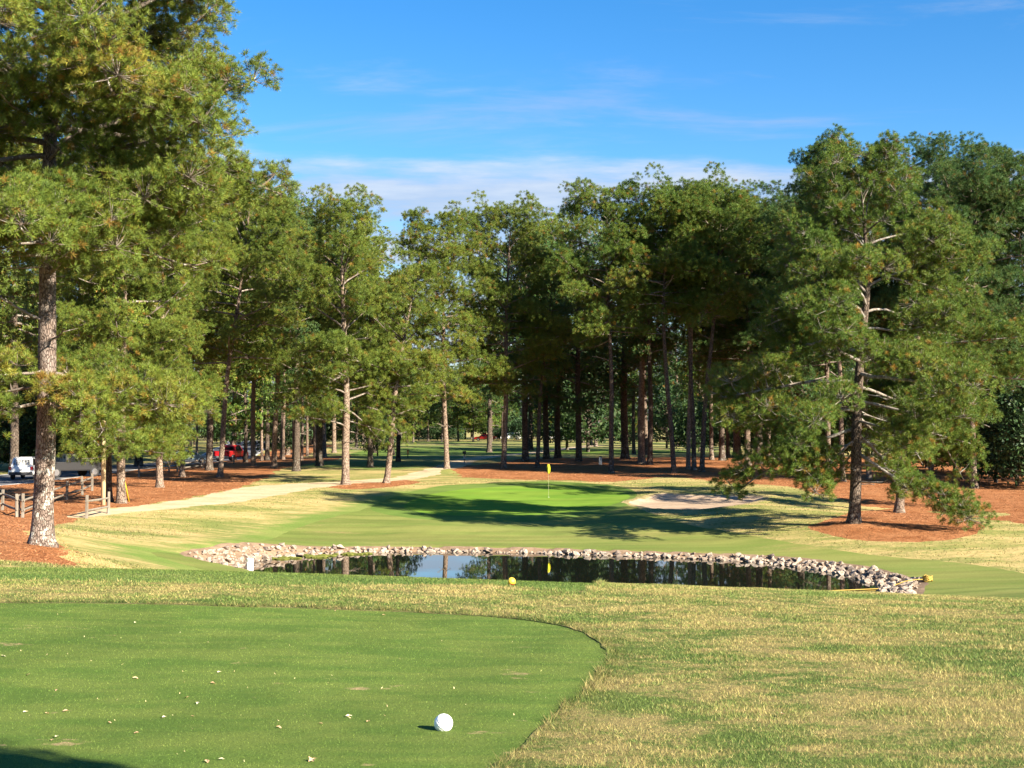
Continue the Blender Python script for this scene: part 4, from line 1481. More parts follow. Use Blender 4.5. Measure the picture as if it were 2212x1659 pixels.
def broadleaf(name, seed, Ht, R, n, leaf=0.16, trunk=0.12, z0=0.15):
    """dense dark evergreen: leafy clumps on short limbs"""
    r = np.random.default_rng(seed)
    root = empty(name, (0, 0, 0))
    lines = [(np.array([(0, 0, -0.2), (0.05, 0, Ht * 0.3), (0.0, 0.08, Ht * 0.6), (0.1, 0.0, Ht * 0.92)]), trunk * np.array([1.2, 0.9, 0.6, 0.2]))]
    cc = []
    for i in range(n):
        f = r.uniform(z0, 1.0)
        rad = R * math.sin(math.pi * min(1, 0.22 + 0.78 * f)) ** 0.6 * r.uniform(0.45, 1.05)
        a = r.uniform(0, 6.28)
        c = np.array((math.cos(a) * rad, math.sin(a) * rad, Ht * f))
        cc.append(c)
        if i % 3 == 0:
            lines.append((np.array([(0, 0, Ht * f * 0.7), c * np.array((0.5, 0.5, 0)) + np.array((0, 0, Ht * f * 0.86)), c]), np.array([0.04, 0.025, 0.012])))
    cc = np.array(cc)
    K, m = len(cc), 16
    pos = cc[:, None] + r.normal(0, 0.26 * R / 2.2, (K, m, 3))
    d1 = unit(r.normal(size=(K, m, 3)))
    d2 = unit(np.cross(d1, r.normal(size=(K, m, 3))))
    L = leaf * r.uniform(0.7, 1.3, (K, m, 1))
    VV = np.stack([pos - d1 * L, pos - d2 * L * 0.5, pos + d1 * L, pos + d2 * L * 0.5], 2).reshape(-1, 3)
    VV[:, 2] = np.maximum(VV[:, 2], 0.02)
    tint = np.repeat(np.clip(r.normal(0.3, 0.2, K * m), 0, 0.8), 4)
    tv, tq = tubes(lines, 6)
    mobj('trunk', np_mesh('trunk', tv, tq, smooth=True), M['bark_dark'], root)
    mobj('crown', np_mesh('crown', VV, np.arange(len(VV)).reshape(-1, 4), attrs={'tint': tint}), M['leaf_dark'], root)
    return root


shrub_a = [broadleaf('evergreen_shrub', 91, 5.0, 2.4, 260), broadleaf('evergreen_shrub', 92, 7.5, 2.8, 330), broadleaf('evergreen_shrub', 93, 3.4, 2.2, 220)]
used = set()


def put(protos, k, x, y, s, rz, label, cat, group):
    p = protos[k]
    o = p if id(p) not in used else copy_tree(p)
    used.add(id(p))
    place(o, x, y, rz, s)
    tag(o, label, cat, group)
    return o


rb = random.Random(5)
cnt = 0
spots = []
tries = 0
while cnt < 150 and tries < 5000:
    tries += 1
    y = rb.uniform(150, 380)
    xd = rb.uniform(-60, 2280)
    x = (xd - CX) * y / F
    if -46 < x < -31 and y < 240:
        continue
    if 880 < xd < 1075 and y < 335:
        continue
    if 1075 <= xd < 1330 and y < 240:
        continue
    if 700 < xd <= 860 and y < 190:
        continue
    if any((x - a) ** 2 + (y - b) ** 2 < 12 for a, b in spots):
        continue
    spots.append((x, y))
    s = rb.uniform(0.85, 1.12)
    if 840 < xd < 960:
        s = 0.62
    side_ = 'beyond the road' if x < -46 else ('deep in the woods behind the green' if xd > 1075 else 'beyond the far lawn')
    put(far_a, cnt % 3, x, y, s, rb.uniform(0, 6.28), 'distant pine ' + side_ + ', one of many alike', 'pine tree', 'distant pines ' + side_)
    cnt += 1
for (xd, D, k, s) in [(893, 296, 2, 0.85), (925, 306, 2, 0.95), (955, 300, 0, 0.8), (990, 308, 2, 0.9), (1022, 302, 2, 0.85), (1062, 310, 2, 0.95)]:
    x = (xd - CX) * D / F
    put(far_a, k, x, D, s, xd * 0.3, 'distant low pine closing the lane of sunlit lawn beyond the path bend', 'pine tree', 'distant pines at the end of the lawn lane')
for (xd, D, k, s) in [(2150, 112, 1, 1.1), (2195, 108, 0, 1.25), (2240, 104, 1, 1.0), (2130, 122, 0, 1.1), (2060, 126, 0, 1.0), (1960, 138, 1, 0.9), (2270, 114, 1, 1.2), (2000, 132, 2, 1.1)]:
    x = (xd - CX) * D / F
    put(shrub_a, k, x, D, s, xd * 0.1, 'dense dark evergreen shrub in the shaded thicket behind the straw ring', 'shrub', 'evergreen thicket behind the straw ring')
for (xd, D, k, s) in [(1620, 168, 1, 1.2), (1680, 160, 0, 1.2), (1740, 165, 1, 1.1), (1560, 190, 1, 1.2), (1500, 200, 0, 1.3), (1440, 235, 1, 1.4), (1360, 262, 0, 1.3), (1800, 160, 0, 1.2), (1850, 158, 1, 1.1), (1270, 300, 1, 1.5),
                      (1270, 205, 1, 1.9), (1225, 215, 1, 1.7)]:
    x = (xd - CX) * D / F
    put(shrub_a, k, x, D, s, xd * 0.13, 'dark evergreen understory tree in the woods behind the bunker', 'shrub', 'evergreen understory of the woods')
for (xd, D, k, s) in [(-20, 132, 1, 1.3), (40, 136, 0, 1.4), (110, 140, 1, 1.2), (190, 146, 0, 1.3), (250, 152, 1, 1.1), (310, 160, 0, 1.2), (380, 190, 1, 1.2), (440, 205, 0, 1.3), (520, 240, 1, 1.3), (600, 240, 0, 1.4), (670, 245, 1, 1.3), (740, 250, 0, 1.4), (560, 260, 1, 1.3), (800, 262, 1, 1.1), (-60, 118, 1, 1.2)]:
    x = (xd - CX) * D / F
    if ROAD(np.array([x]), np.array([D]))[0] < 1.5:
        x -= 7.5
    put(shrub_a, k, x, D, s, xd * 0.17, 'dark leafy evergreen shrub on the far side of the road', 'shrub', 'evergreens beyond the road')
ru = random.Random(17)
for n_ in range(95):
    D = ru.uniform(185, 330) if n_ < 45 else ru.uniform(345, 400)
    xd = ru.uniform(-40, 2260)
    if D < 335 and (870 < xd < 1330 or 650 < xd < 760):
        continue
    x = (xd - CX) * D / F
    if ROAD(np.array([x]), np.array([D]))[0] < 3:
        continue
    far_ = D > 335
    s = ru.uniform(1.3, 1.9) if far_ else ru.uniform(0.8, 1.3)
    put(shrub_a, ru.choice((0, 1, 1)), x, D, s, ru.uniform(0, 6.28), 'dark evergreen in the far wall of trees closing the view' if far_ else 'dark leafy evergreen growing between the distant trunks', 'shrub',
        'far wall of evergreens' if far_ else 'evergreens between the distant trunks')
for (xd, D, k, s) in [(885, 346, 1, 1.9), (925, 350, 1, 2.0), (965, 344, 1, 1.8), (1005, 352, 1, 2.0), (1045, 348, 1, 1.9), (1075, 345, 1, 1.8), (905, 322, 0, 0.9), (945, 330, 2, 1.0), (985, 326, 0, 0.8), (1085, 330, 0, 1.0), (1120, 326, 2, 1.2), (1160, 330, 0, 1.2), (1245, 325, 2, 1.2), (1330, 330, 0, 1.3), (860, 326, 1, 1.0)]:
    x = (xd - CX) * D / F
    put(shrub_a, k, x, D, s, xd * 0.2, 'small leafy shrub along the far end of the sunlit lawn', 'shrub', 'shrubs at the end of the far lawn')
# ------------------------------------------------------------------ stones round the pond
def hull_mesh(seed):
    r = random.Random(seed)
    bm = bmesh.new()
    sx, sy, sz = 1.0, r.uniform(0.7, 0.95), r.uniform(0.55, 0.8)
    for i in range(15):
        v = Vector((r.gauss(0, 1), r.gauss(0, 1), r.gauss(0, 1))).normalized() * r.uniform(0.82, 1.08)
        bm.verts.new((v.x * sx, v.y * sy, v.z * sz))
    res = bmesh.ops.convex_hull(bm, input=bm.verts[:])
    bmesh.ops.delete(bm, geom=[g for g in res['geom_interior'] if isinstance(g, bmesh.types.BMVert)], context='VERTS')
    me = bpy.data.meshes.new('stone')
    bm.to_mesh(me)
    bm.free()
    me.materials.append(M['stone'])
    return me


hulls = [hull_mesh(300 + i) for i in range(14)]
edging = empty('stone_edging', (float(POND[:, 0].mean()), float(POND[:, 1].max()), 0.0))
tag(edging, 'row of pale pinkish boulders edging the far shore of the pond', 'stone edging')
eo = Vector(edging.location)
rs = random.Random(12)
cand = []
npnd = len(POND)
seg = np.roll(POND, -1, 0) - POND
cum = np.concatenate([[0], np.cumsum(np.linalg.norm(seg, axis=1))])
tot = cum[-1]
pos = 0.0
while pos < tot:
    k = min(int(np.searchsorted(cum, pos, 'right')) - 1, npnd - 1)
    t = (pos - cum[k]) / max(cum[k + 1] - cum[k], 1e-6)
    q = POND[k] + seg[k] * t
    nrm = np.array((seg[k][1], -seg[k][0]))
    nrm = nrm / (np.linalg.norm(nrm) + 1e-9)
    if sdf(POND, np.array([q[0] + nrm[0] * 0.3]), np.array([q[1] + nrm[1] * 0.3]))[0] < 0:
        nrm = -nrm
    pos += 0.25 * rs.uniform(0.8, 1.2)
    far_side = (q[1] > 60.5) or (q[0] > 11.5 and q[1] > 51.0) or (q[0] < -10.5)
    if not far_side:
        continue
    wdt = float(stone_width(q[0]))
    off = -0.05
    while off < wdt - 0.1:
        o_ = off + rs.uniform(-0.10, 0.10)
        p = q + nrm * o_ + np.array((rs.uniform(-0.1, 0.1), rs.uniform(-0.1, 0.1)))
        s_ = 0.075 + 0.15 * rs.random() ** 1.8 + (0.025 if off < 0.3 else 0)
        if wdt > 1.6:
            s_ *= 0.92
        cand.append((p[0], p[1], s_, off))
        off += rs.uniform(0.20, 0.30)
cand.sort(key=lambda c: -c[2] / math.hypot(c[0], c[1]))
jv, jf = [], []
for i, (x, y, s_, off) in enumerate(cand):
    z = max(ground(x, y), -0.04) + s_ * 0.30
    hm = hulls[i % len(hulls)]
    eul = (rs.uniform(-0.5, 0.5), rs.uniform(-0.5, 0.5), rs.uniform(0, 6.28))
    sc = (s_ * rs.uniform(0.9, 1.25), s_ * rs.uniform(0.85, 1.1), s_ * rs.uniform(0.8, 1.15))
    if i < 300:
        o = bpy.data.objects.new('stone', hm)
        link(o, edging)
        o.location = Vector((x, y, z)) - eo
        o.rotation_euler = eul
        o.scale = sc
    else:
        from mathutils import Euler
        Mx = Matrix.Translation(Vector((x, y, z)) - eo) @ Euler(eul).to_matrix().to_4x4() @ Matrix.Diagonal((*sc, 1))
        b = len(jv)
        jv.extend([tuple(Mx @ v.co) for v in hm.vertices])
        jf.extend([tuple(b + k for k in p.vertices) for p in hm.polygons])
if jf:
    me = bpy.data.meshes.new('small_stones')
    me.from_pydata(jv, [], jf)
    mobj('small_stones', me, M['stone'], edging)['kind'] = 'stuff'
print('STONES', len(cand))

# yellow-green weed along the water by the far shore
bm = bmesh.new()
for xd, yd, L in [(585, 1207, 0.9), (610, 1205, 1.2), (640, 1203, 1.3), (668, 1201, 1.2), (690, 1200, 0.7), (745, 1197, 0.8), (770, 1196.5, 0.5)]:
    r_ = ray(xd, yd)
    d = -CAMZ / r_[2]
    for k in range(6):
        rr = bmesh.ops.create_icosphere(bm, subdivisions=1, radius=1.0)
        c = Vector((r_[0] * d + rs.uniform(-L, L), d - 0.15 + rs.uniform(-0.25, 0.2), 0.02))
        sx = rs.uniform(0.15, 0.4)
        for v in rr['verts']:
            v.co = Vector((v.co.x * sx * rs.uniform(0.85, 1.15), v.co.y * 0.14, v.co.z * rs.uniform(0.04, 0.08))) + c
me = bpy.data.meshes.new('pond_weed')
bm.to_mesh(me)
bm.free()
tag(mobj('pond_weed', me, M['algae']), 'yellow-green weed floating along the stones in the pond', 'pond weed', kind='stuff')


# ------------------------------------------------------------------ tee markers
def dimple_ball(name, rad, mat, label, x, y, sink=0.004):
    bm = bmesh.new()
    bmesh.ops.create_icosphere(bm, subdivisions=5, radius=rad)
    nd = 150
    k = np.arange(nd) + 0.5
    ph_ = np.arccos(1 - 2 * k / nd)
    th_ = np.pi * (1 + 5 ** 0.5) * k
    dirs = np.stack([np.cos(th_) * np.sin(ph_), np.sin(th_) * np.sin(ph_), np.cos(ph_)], 1)
    co = np.array([v.co for v in bm.verts])
    un = unit(co)
    dist = np.arccos(np.clip(un @ dirs.T, -1, 1)).min(1)
    dep = 0.07 * rad * np.exp(-(dist / 0.085) ** 2)
    for v, u_, d_ in zip(bm.verts, un, dep):
        v.co = v.co - Vector(u_) * d_ + Vector((0, 0, rad))
    me = bpy.data.meshes.new(name)
    bm.to_mesh(me)
    bm.free()
    for p in me.polygons:
        p.use_smooth = True
    root = empty(name, (x, y, ground(x, y) - sink))
    mobj('ball', me, mat, root)
    MB().tube([(0, 0, -0.08), (0, 0, 0.012)], 0.006, 8).build('ground_spike', M['steel'], root)
    return tag(root, label, 'tee marker', 'ball-shaped tee markers')


x, y = hit(958, 1574)
dimple_ball('tee_marker', 0.05, M['ball_white'], 'white dimpled ball tee marker on the smooth tee, casting a dark shadow', x, y, 0.022)
WB = (x, y)
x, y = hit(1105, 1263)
dimple_ball('tee_marker', 0.05, M['ball_yellow'], 'yellow ball tee marker with shaded underside painted red, at the crest before the pond', x, y, 0.012)
YB = (x, y)

# ------------------------------------------------------------------ flag
x, y = hit(1185, 1074)
z = ground(x, y)
fl = empty('flagstick', (x, y, z))
tag(fl, 'thin flagstick with limp yellow flag on the putting green', 'flagstick')
MB().tube([(0, 0, -0.1), (0, 0, 2.18)], 0.007, 8).build('stick', M['stick'], fl)
MB().tube([(0, 0, -0.1), (0, 0, 0.004)], 0.054, 16).build('cup', M['pvc'], fl)
bm = bmesh.new()
rows, cols = 9, 9
g = [[None] * cols for _ in range(rows)]
for i in range(rows):
    for j in range(cols):
        u, v = i / (rows - 1), j / (cols - 1)
        # cloth hanging in folds from the stick: bulges in the middle, narrow at the foot
        ln = 0.045 + 0.10 * math.sin(math.pi * min(1, 0.12 + 0.80 * u)) ** 1.2
        xx = (v - 0.42) * 1.5 * ln
        yy = 0.05 * math.sin(v * 9 + u * 2) * (0.4 + u)
        g[i][j] = bm.verts.new((xx, yy, 2.16 - 0.60 * u - 0.04 * v))
for i in range(rows - 1):
    for j in range(cols - 1):
        bm.faces.new((g[i][j], g[i][j + 1], g[i + 1][j + 1], g[i + 1][j]))
me = bpy.data.meshes.new('flag')
bm.to_mesh(me)
bm.free()
for p in me.polygons:
    p.use_smooth = True
fo = mobj('flag', me, M['flag'], fl)
sol = fo.modifiers.new('thick', 'SOLIDIFY')
sol.thickness = 0.006

# ------------------------------------------------------------------ white standpipe, rope and coil
r_ = ray(540, 1233)
D_ = 57.5
x, y = r_[0] * D_, D_
zt = CAMZ + ray(540, 1206)[2] * D_
pp = empty('standpipe', (x, y, -0.3))
tag(pp, 'white plastic standpipe rising at the near pond edge', 'pipe')
MB().tube([(0, 0, 0), (0, 0, zt + 0.3 - 0.10)], 0.125, 20).build('pipe', M['pvc'], pp, True)
MB().tube([(0, 0, zt + 0.3 - 0.11), (0, 0, zt + 0.3 - 0.09), (0, 0, zt + 0.3 - 0.01), (0, 0, zt + 0.3)], [0.126, 0.14, 0.14, 0.13], 20).build('cap', M['pvc'], pp)

rp_ = []
for xd, yd in [(1640, 1284), (1690, 1281.5), (1740, 1279.5), (1800, 1277.5), (1860, 1275), (1905, 1273)]:
    r_ = ray(xd, yd)
    d = -CAMZ / r_[2]
    rp_.append((r_[0] * d, d, 0.03))
cx_, cy_ = 2004, 1263
hx_, hy_ = hit(cx_, cy_, 40)
for f in (0.25, 0.5, 0.75, 1.0):
    a = rp_[5]
    xx, yy = a[0] + (hx_ - a[0]) * f, a[1] + (hy_ - a[1]) * f
    rp_.append((xx, yy, ground(xx, yy) + 0.20 * math.sin(math.pi * min(f, 0.85))))
tag(MB().tube(rp_, 0.018, 6).build('rope', M['rope'], None, True), 'yellow rope lying across the dark water at the pond end', 'rope')
coil = []
for k in range(90):
    a = k * 0.42
    rr = 0.30 + 0.05 * math.sin(a * 2.3)
    coil.append((hx_ + rr * 0.5 * math.cos(a), hy_ + 0.16 * math.sin(a), ground(hx_, hy_) + 0.04 + 0.16 * k / 90 + 0.05 * math.sin(a * 2.7)))
tag(MB().tube(coil, 0.024, 6).build('rope_coil', M['rope'], None, True), 'coil of yellow rope left on the stones at the pond tip', 'rope coil')

# ------------------------------------------------------------------ rail fences
FP = {}


def fence(posts, label, ph_=1.15, rails=(0.38, 0.86), dmin=24.0):
    P3 = []
    for xd, yd in posts:
        x, y = hit(xd, yd, dmin)
        P3.append(Vector((x, y, ground(x, y))))
    root = empty('rail_fence', P3[0])
    tag(root, label, 'fence', 'split rail fences by the road')
    for i, p in enumerate(P3):
        h_ = ph_ * rs.uniform(0.95, 1.06)
        tw = rs.uniform(0, 0.6)
        b = MB()
        b.box((0, 0, h_ / 2 - 0.15), (0.15, 0.14, h_ + 0.3), rz=tw, bev=0.018, taper=(0.9, 0.9))
        o = b.build('post', M['fence'], root)
        o.location = p - P3[0]
        o.rotation_euler = (rs.uniform(-0.03, 0.03), rs.uniform(-0.03, 0.03), 0)
    for a, c in zip(P3, P3[1:]):
        d = (c - a).normalized()
        for rz_ in rails:
            p0 = a - d * 0.12 + Vector((0, 0, rz_ + rs.uniform(-0.03, 0.03)))
            p1 = c + d * 0.12 + Vector((0, 0, rz_ + rs.uniform(-0.03, 0.03)))
            b = MB().tube([(0, 0, 0), (p1 - p0) * 0.5 + Vector((0, 0, rs.uniform(-0.03, 0.02))), (p1 - p0)], [0.05, 0.068, 0.05], 6)
            o = b.build('rail', M['fence'], root)
            o.location = p0 - P3[0]
    return root


fence([(187, 1119), (234, 1109)], 'short sunlit rail fence beside the cart path, in front of the utility pole')
fence([(40, 1117), (49, 1118), (144, 1079), (178, 1069), (199, 1060)], 'long rail fence running behind the big tee pine')
fence([(-60, 1112), (5, 1102), (36, 1117)], 'rail fence at the picture edge beside the big tee pine')
fence([(300, 1030), (365, 1020), (383, 1019), (438, 1012), (505, 1003)], 'low rail fence between road and pines before the parked cars', 0.95, (0.3, 0.7))

# ------------------------------------------------------------------ utility pole and guy wire
x, y = hit(223, 1091)
zb = ground(x, y)
kk = F / y
up_ = empty('utility_pole', (x, y, zb))
tag(up_, 'pale wooden utility pole behind the short rail fence', 'pole')
MB().tube([(0, 0, -0.3), (0, 0, 3), (0.02, 0, 7.2)], [0.135, 0.125, 0.095], 14).build('shaft', M['pole'], up_, True)
MB().tube([(0, 0, 7.2), (0, 0, 7.24)], [0.10, 0.06], 14).build('cap', M['steel'], up_)
gx, gy = hit(279, 1086)
ga, gt = Vector((gx, gy, ground(gx, gy))), Vector((x, y, zb + 6.8))
gw = empty('guy_wire', ga)
tag(gw, 'steel guy wire with bright yellow guard beside the utility pole', 'guy wire')
MB().tube([(0, 0, -0.1), gt - ga], 0.012, 6).build('wire', M['steel'], gw)
dg = (gt - ga).normalized()
MB().tube([dg * 0.05, dg * 2.35], 0.045, 10).build('guard', M['yellow'], gw, True)

# ------------------------------------------------------------------ small fixtures
x, y = hit(1003, 1002)
bw = empty('ball_washer', (x, y, ground(x, y)))
tag(bw, 'dark ball washer on a post beside the cart path', 'ball washer')
MB().tube([(0, 0, -0.1), (0, 0, 0.95)], 0.04, 10).build('post', M['plastic_black'], bw)
MB().box((0, 0, 0.08), (0.42, 0.36, 0.10), bev=0.03).build('base', M['box_grey'], bw)
MB().box((0.02, 0, 0.62), (0.20, 0.18, 0.34), bev=0.04).build('washer_body', M['box_grey'], bw)
MB().tube([(0.02, 0, 0.78), (0.02, 0, 0.92)], [0.03, 0.045], 10).build('plunger', M['plastic_black'], bw)
MB().box((0.0, 0.02, 1.08), (0.34, 0.03, 0.30), bev=0.01).build('sign_plate', M['plastic_black'], bw)
MB().tube([(0.10, 0, 0.9), (0.42, 0.0, 0.98)], 0.02, 8).build('towel_arm', M['plastic_black'], bw)
x, y = hit(1297, 1004)
pd = empty('utility_pedestal', (x, y, ground(x, y)))
tag(pd, 'small pale grey utility pedestal on the straw beside a tall pine', 'pedestal')
MB().box((0, 0, 0.32), (0.30, 0.26, 0.74), bev=0.03, taper=(0.94, 0.94)).build('housing', M['box_grey'], pd)
MB().box((0, 0, 0.71), (0.36, 0.32, 0.08), bev=0.03, taper=(0.85, 0.85)).build('lid', M['plastic_black'], pd)
x, y = hit(881, 989)
mk = empty('marker_post', (x, y, ground(x, y)))
tag(mk, 'small orange-topped marker post on the shaded grass left of the path', 'marker post')
MB().tube([(0, 0, -0.1), (0, 0, 0.45)], 0.05, 10).build('post', M['plastic_black'], mk)
MB().tube([(0, 0, 0.42), (0, 0, 0.86), (0, 0, 0.92)], [0.10, 0.11, 0.05], 12).build('cap', M['orange'], mk)
x, y = hit(796, 988)
mk = empty('marker_post', (x, y, ground(x, y)))
tag(mk, 'thin pale marker post on the grass between two pine trunks', 'marker post')
MB().tube([(0, 0, -0.1), (0, 0, 0.75), (0, 0, 0.8)], [0.045, 0.045, 0.03], 8).build('post', M['box_grey'], mk)
MB().box((0, -0.02, 0.68), (0.16, 0.03, 0.16), bev=0.01).build('plate', M['pvc'], mk)


# ------------------------------------------------------------------ vehicles (forward is +y)
def wheel(parent, x, y, r_):
    w = MB().tube([(x - 0.11, y, r_), (x - 0.09, y, r_), (x + 0.09, y, r_), (x + 0.11, y, r_)], [r_ * 0.9, r_, r_, r_ * 0.9], 20).build('wheel', M['rubber'], parent)
    s = 1 if x > 0 else -1
    MB().tube([(x + s * 0.10, y, r_), (x + s * 0.125, y, r_)], [r_ * 0.66, r_ * 0.6], 16).build('rim', M['chrome'], w)


def panel(b, pts, th=0.012):
    vs = [b.bm.verts.new(p) for p in pts]
    n = (Vector(pts[1]) - Vector(pts[0])).cross(Vector(pts[2]) - Vector(pts[0])).normalized() * th
    vt = [b.bm.verts.new(Vector(p) + n) for p in pts]
    m = len(pts)
    b.bm.faces.new(vs[::-1])
    b.bm.faces.new(vt)
    for k in range(m):
        b.bm.faces.new((vs[k], vs[(k + 1) % m], vt[(k + 1) % m], vt[k]))
    return b


def car(kind, paint, name, label, x, y, rz, group='cars parked along the road'):
    root = empty(name, (x, y, ground(x, y)), rz)
    tag(root, label, 'car' if kind != 'pickup' else 'pickup truck', group)
    if kind == 'suv':
        L, W, hb, ht, wr = 4.7, 1.92, 1.05, 1.74, 0.37
        prof = [(-2.35, 0.42), (-2.32, 0.95), (-2.25, 1.05), (1.15, 1.05), (2.15, 0.92), (2.33, 0.72), (2.35, 0.40)]
        cab = [(-2.22, 1.04), (-1.95, 1.62), (-1.75, 1.72), (0.35, 1.74), (0.65, 1.66), (1.35, 1.04)]
    elif kind == 'sedan':
        L, W, hb, ht, wr = 4.7, 1.84, 0.92, 1.46, 0.34
        prof = [(-2.35, 0.42), (-2.33, 0.86), (-2.2, 0.98), (-1.4, 0.98), (1.0, 0.96), (2.1, 0.84), (2.32, 0.66), (2.35, 0.38)]
        cab = [(-1.85, 0.97), (-1.05, 1.40), (-0.7, 1.46), (0.25, 1.46), (0.5, 1.42), (1.3, 0.95)]
    elif kind == 'van':
        L, W, hb, ht, wr = 5.4, 2.0, 1.1, 2.3, 0.36
        prof = [(-2.7, 0.42), (-2.68, 1.05), (-2.6, 1.1), (1.6, 1.1), (2.5, 0.98), (2.68, 0.8), (2.7, 0.42)]
        cab = [(-2.66, 1.09), (-2.6, 2.2), (-2.4, 2.3), (1.0, 2.3), (1.25, 2.2), (2.0, 1.09)]
    else:
        L, W, hb, ht, wr = 5.6, 2.0, 1.12, 1.88, 0.41
        prof = [(-2.8, 0.55), (-2.78, 1.15), (-2.7, 1.2), (-0.55, 1.2), (1.5, 1.18), (2.55, 1.10), (2.76, 0.95), (2.8, 0.50)]
        cab = [(-0.75, 1.18), (-0.68, 1.75), (-0.5, 1.87), (0.75, 1.88), (0.95, 1.82), (1.65, 1.17)]
    b = MB().prism(prof, -W / 2, W / 2)
    bmesh.ops.bevel(b.bm, geom=b.bm.edges[:], offset=0.06, segments=2, affect='EDGES')
    b.build('body', M[paint], root)
    wc = W / 2 - 0.14
    b = MB().prism(cab, -wc, wc)
    for v in b.bm.verts:
        f = (v.co.z - hb) / (ht - hb)
        v.co.x *= 1 - 0.14 * max(0, f)
    bmesh.ops.bevel(b.bm, geom=b.bm.edges[:], offset=0.05, segments=2, affect='EDGES')
    b.build('cabin', M[paint], root)

    def cabx(z):
        return wc * (1 - 0.14 * max(0, (z - hb) / (ht - hb)))

    def edge(a, c, f):
        return (a[0] + (c[0] - a[0]) * f, a[1] + (c[1] - a[1]) * f)
    e0, e1 = edge(cab[0], cab[1], 0.15), edge(cab[0], cab[1], 0.92)
    q0, q1 = edge(cab[5], cab[4], 0.12), edge(cab[5], cab[4], 0.92)
    x0, x1 = cabx(e0[1]) - 0.12, cabx(e1[1]) - 0.14
    panel(MB(), [(x0, e0[0], e0[1]), (-x0, e0[0], e0[1]), (-x1, e1[0], e1[1]), (x1, e1[0], e1[1])], 0.02).build('rear_window', M['glass'], root)
    panel(MB(), [(-x0, q0[0], q0[1]), (x0, q0[0], q0[1]), (x1, q1[0], q1[1]), (-x1, q1[0], q1[1])], 0.02).build('windscreen', M['glass'], root)
    zs0, zs1 = hb + 0.08, ht - 0.14
    ya0, ya1 = cab[0][0] + 0.28, cab[1][0] + 0.22
    yb0, yb1 = cab[5][0] - 0.30, cab[4][0] - 0.08
    mid0, mid1 = (ya0 + yb0) / 2, (ya1 + yb1) / 2
    for s in (-1, 1):
        for (p0, p1, t0, t1) in ((ya0, mid0 - 0.05, ya1, mid1 - 0.05), (mid0 + 0.05, yb0, mid1 + 0.05, yb1)):
            pts = [(s * (cabx(zs0) + 0.004), p0, zs0), (s * (cabx(zs0) + 0.004), p1, zs0), (s * (cabx(zs1) + 0.004), t1, zs1), (s * (cabx(zs1) + 0.004), t0, zs1)]
            panel(MB(), pts if s > 0 else pts[::-1], 0.012).build('side_window', M['glass'], root)
        MB().box((s * (W / 2 + 0.10), q0[0] - 0.25, hb + 0.08), (0.18, 0.12, 0.14), bev=0.03).build('mirror', M[paint], root)
        MB().box((s * (W / 2 - 0.13), -L / 2 - 0.005, hb - 0.14), (0.20, 0.07, 0.26), bev=0.02).build('tail_light', M['lamp_red'], root)
        MB().box((s * (W / 2 - 0.26), L / 2 - 0.05, 0.74), (0.34, 0.14, 0.15), bev=0.03).build('headlight', M['lamp_clear'], root)
        for yy in (-L * 0.30, L * 0.31):
            wheel(root, s * (W / 2 - 0.10), yy, wr)
    MB().box((0, -L / 2 - 0.02, 0.50), (W - 0.12, 0.16, 0.24), bev=0.04).build('rear_bumper', M['plastic_black' if kind == 'suv' else 'grey_paint'], root)
    MB().box((0, L / 2 + 0.0, 0.48), (W - 0.12, 0.14, 0.24), bev=0.04).build('front_bumper', M['plastic_black'], root)
    MB().box((0, -L / 2 - 0.012, hb - 0.24), (0.34, 0.03, 0.16)).build('number_plate', M['pvc'], root)
    if kind == 'suv':
        MB().box((0, cab[2][0] - 0.02, ht - 0.01), (1.3, 0.26, 0.05), bev=0.015).build('roof_spoiler', M[paint], root)
    if kind == 'pickup':
        MB().box((0, -1.72, 1.205), (W - 0.34, 1.9, 0.03)).build('bed_floor', M['plastic_black'], root)
    return root


D_ = 116.0
car('suv', 'white_paint', 'parked_car', 'white sport utility car seen from behind, left of the big pine trunk', (64 - CX) * D_ / F, D_, 0.06)
D_ = 119.0
car('pickup', 'black_paint', 'pickup_truck', 'black pickup half hidden right of the big pine trunk', (150 - CX) * D_ / F, D_, -0.75)
D_ = 166.0
car('sedan', 'blue_paint', 'parked_car', 'silver-blue car parked side on behind the roadside pines', (408 - CX) * D_ / F, D_, -1.35)
D_ = 178.0
car('pickup', 'red_paint', 'pickup_truck', 'red pickup parked at the road among pine trunks', (500 - CX) * D_ / F, D_, -0.25)
D_ = 320.0
car('sedan', 'red_paint', 'parked_car', 'small distant red car beyond the far sunlit lawn', (1048 - CX) * D_ / F, D_, 1.5, 'far cars beyond the lawn')
D_ = 326.0
car('van', 'white_paint', 'parked_van', 'distant white van seen between trunks beyond the lawn', (1200 - CX) * D_ / F, D_, 1.4, 'far cars beyond the lawn')
o_ = car('suv', 'white_paint', 'parked_car', 'distant white car beside the far red car', (1104 - CX) * D_ / F, D_, 1.6, 'far cars beyond the lawn')

# ------------------------------------------------------------------ fallen leaves
def leaf_mesh(seed):
    r = random.Random(seed)
    bm = bmesh.new()
    pts = []
    n = 9
    for i in range(n):
        a = 2 * math.pi * i / n
        rr = (1.0 if i % 2 == 0 else 0.62) * r.uniform(0.8, 1.15)
        pts.append((rr * math.cos(a), 0.7 * rr * math.sin(a), 0.35 * abs(math.sin(a)) * r.uniform(0.4, 1.3) + 0.12 * r.random()))
    c = bm.verts.new((0, 0, 0.05))
    vs = [bm.verts.new(p) for p in pts]
    for i in range(n):
        bm.faces.new((c, vs[i], vs[(i + 1) % n]))
    me = bpy.data.meshes.new('fallen_leaf')
    bm.to_mesh(me)
    bm.free()
    return me


